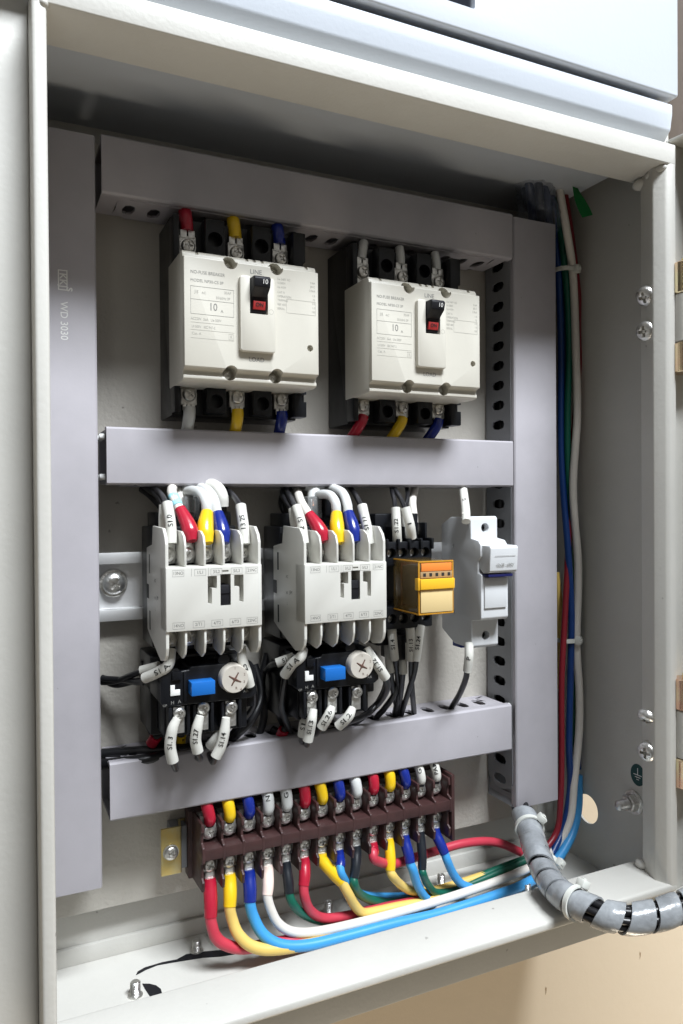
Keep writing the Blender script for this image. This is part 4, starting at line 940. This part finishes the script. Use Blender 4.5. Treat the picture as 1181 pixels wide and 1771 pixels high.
b = NB(); P = [q(912, 255, 373), q(916, 285, 374), q(922, 315, 376), q(930, 350, 380), q(938, 384, 384), q(940, 400, 386)]
C = catmull(P, 8); T, N = frames(C); rings = []
for i, (c, t, n) in enumerate(zip(C, T, N)):
    bb = t.cross(n); ring = []
    for j in range(28):
        a = 2*math.pi*j/28; rr = 11.5+1.4*math.sin(3*a+i*.35)+1.0*math.sin(7*a-i*.7)+.6*math.sin(i*1.9+a*2)
        ring.append(b.verts.new(c+(n*math.cos(a)+bb*math.sin(a))*rr))
    rings.append(ring)
for i in range(len(rings)-1):
    for j in range(28): b.faces.new((rings[i][j], rings[i][(j+1) % 28], rings[i+1][(j+1) % 28], rings[i+1][j]))
bmesh.ops.solidify(b, geom=b.faces[:], thickness=.3)
props(build('plastic_film', b, FILM, loc=P[0]), 'crumpled clear plastic film round the wire bundle at the top hole', 'plastic film')
b = NB(); P = [q(968, 262, 372), q(988, 305, 368), q(1000, 340, 364), q(1016, 374, 360)]
C = catmull(P, 6); T, N = frames(C)
L_, R2 = [], []
for i, (c, t) in enumerate(zip(C, T)):
    side = t.cross(Vector((0, 1, 0))).normalized(); w_ = 2.0+1.3*(i/len(C)); tw = Vector((0, 1, 0))*math.sin(i*.3)*1.5
    L_.append(b.verts.new(c-side*w_-tw)); R2.append(b.verts.new(c+side*w_+tw))
for i in range(len(C)-1): b.faces.new((L_[i], R2[i], R2[i+1], L_[i+1]))
bmesh.ops.solidify(b, geom=b.faces[:], thickness=.4)
props(build('green_ribbon', b, GREENT, loc=P[0]), 'loose green plastic strip hanging at the top right corner', 'plastic strip')

# --- cables lying inside the ducts, seen through their slots
GD = 'black cables lying inside the ducts'
for lab, P in (
  ('black cable inside the right upright duct, seen through its slots', [V(299, -13, -170), V(298, -16, -60), V(299.5, -12, 60), V(298, -14, 165)]),
  ('second black cable deeper inside the right upright duct', [V(299, -22, -170), V(300.5, -21, -60), V(298.5, -22, 60), V(300, -22, 165)]),
  ('third black cable at the back of the right upright duct', [V(299, -6, -170), V(298, -6.5, -40), V(299, -6, 60), V(298.5, -6, 165)]),
  ('black cable inside the top horizontal duct', [V(60, -14, 153.5), V(150, -12, 154), V(280, -14, 153.5)]),
  ('second black cable inside the top horizontal duct', [V(60, -21, 154), V(150, -21, 155), V(280, -21, 153.5)]),
  ('black cable inside the lowest horizontal duct', [V(60, -14, -130), V(150, -17, -128), V(280, -14, -131)]),
  ('second black cable inside the lowest horizontal duct', [V(60, -7, -130), V(150, -6.5, -129), V(280, -7, -131)])):
    wire(lab, P, 4.2, WBLK, [], GD, name='cable', cat='cable')

# --- spiral wrapped door loom
cx = [(900, 1392, 376), (914, 1428, 360), (926, 1468, 340), (942, 1508, 321), (964, 1540, 303), (995, 1561, 288), (1030, 1577, 277), (1078, 1589, 268), (1130, 1584, 262), (1185, 1566, 258), (1240, 1545, 258), (1300, 1520, 262)]
P = [q(*p) for p in cx]; C = catmull(P, 14); T, N = frames(C); L = [0]
for i in range(1, len(C)): L.append(L[-1]+(C[i]-C[i-1]).length)
def at(s):
    i = 0
    while i < len(L)-2 and L[i+1] < s: i += 1
    f_ = (s-L[i])/max(1e-6, L[i+1]-L[i]); return C[i].lerp(C[i+1], f_), T[i].lerp(T[min(i+1, len(T)-1)], f_).normalized(), N[i].lerp(N[min(i+1, len(N)-1)], f_).normalized()
b = NB(); prev = None; turns_pitch = 13.0; wid = 11.0; SEG = 30; tot = L[-1]; n = int(tot/turns_pitch*SEG); R0 = 7.1
for i in range(n):
    s = i/SEG*turns_pitch; a = -2*math.pi*i/SEG+.6; row = []
    ww = wid+2.1 if s < 36 else wid-.7+1.0*math.sin(s*.11)
    for k in range(5):
        ss = min(tot-.01, s+ww*(k/4)); c, t, nn = at(ss); nn = (nn-t*nn.dot(t)).normalized(); bb = t.cross(nn)
        rr = R0+(.25 if k in (1, 2, 3) else 0)+(.28 if s < 52 else 0)*(1-k/4)
        row.append((c+(nn*math.cos(a)+bb*math.sin(a))*rr, c+(nn*math.cos(a)+bb*math.sin(a))*(rr-.9)))
    vo = [b.verts.new(p[0]) for p in row]; vi = [b.verts.new(p[1]) for p in row]
    if prev:
        po, pi_ = prev
        for k in range(4): b.faces.new((po[k], po[k+1], vo[k+1], vo[k])); b.faces.new((pi_[k], vi[k], vi[k+1], pi_[k+1]))
        b.faces.new((po[0], vo[0], vi[0], pi_[0])); b.faces.new((po[4], pi_[4], vi[4], vo[4]))
    prev = (vo, vi)
props(build('spiral_wrap', b, WRAP, loc=P[0], sharp=50), 'grey plastic spiral wrap round the cables leaving the box at lower right', 'spiral wrap')
for k in range(7):
    a = 2*math.pi*k/6; rr = 4.1 if k < 6 else 0
    Q = []
    for j in range(0, 26):
        c, t, nn = at(tot*j/25*.998); bb = t.cross(nn); aa = a+j*.12; Q.append(c+(nn*math.cos(aa)+bb*math.sin(aa))*rr)
    b = NB(); tube(b, Q, 1.95, 10, 3)
    props(build('loom_cable', b, WBLK, loc=Q[0]), 'thin black cable inside the grey spiral wrap', 'cable', 'black cables inside the spiral wrap')
for s, lb in ((21, 'white cable tie on the spiral wrap just below the right duct'), (tot*.475, 'white cable tie on the spiral wrap in front of the box rim')):
    c, t, nn = at(s); tie(lb, c, t, 7.7, (.45, -1, .75))
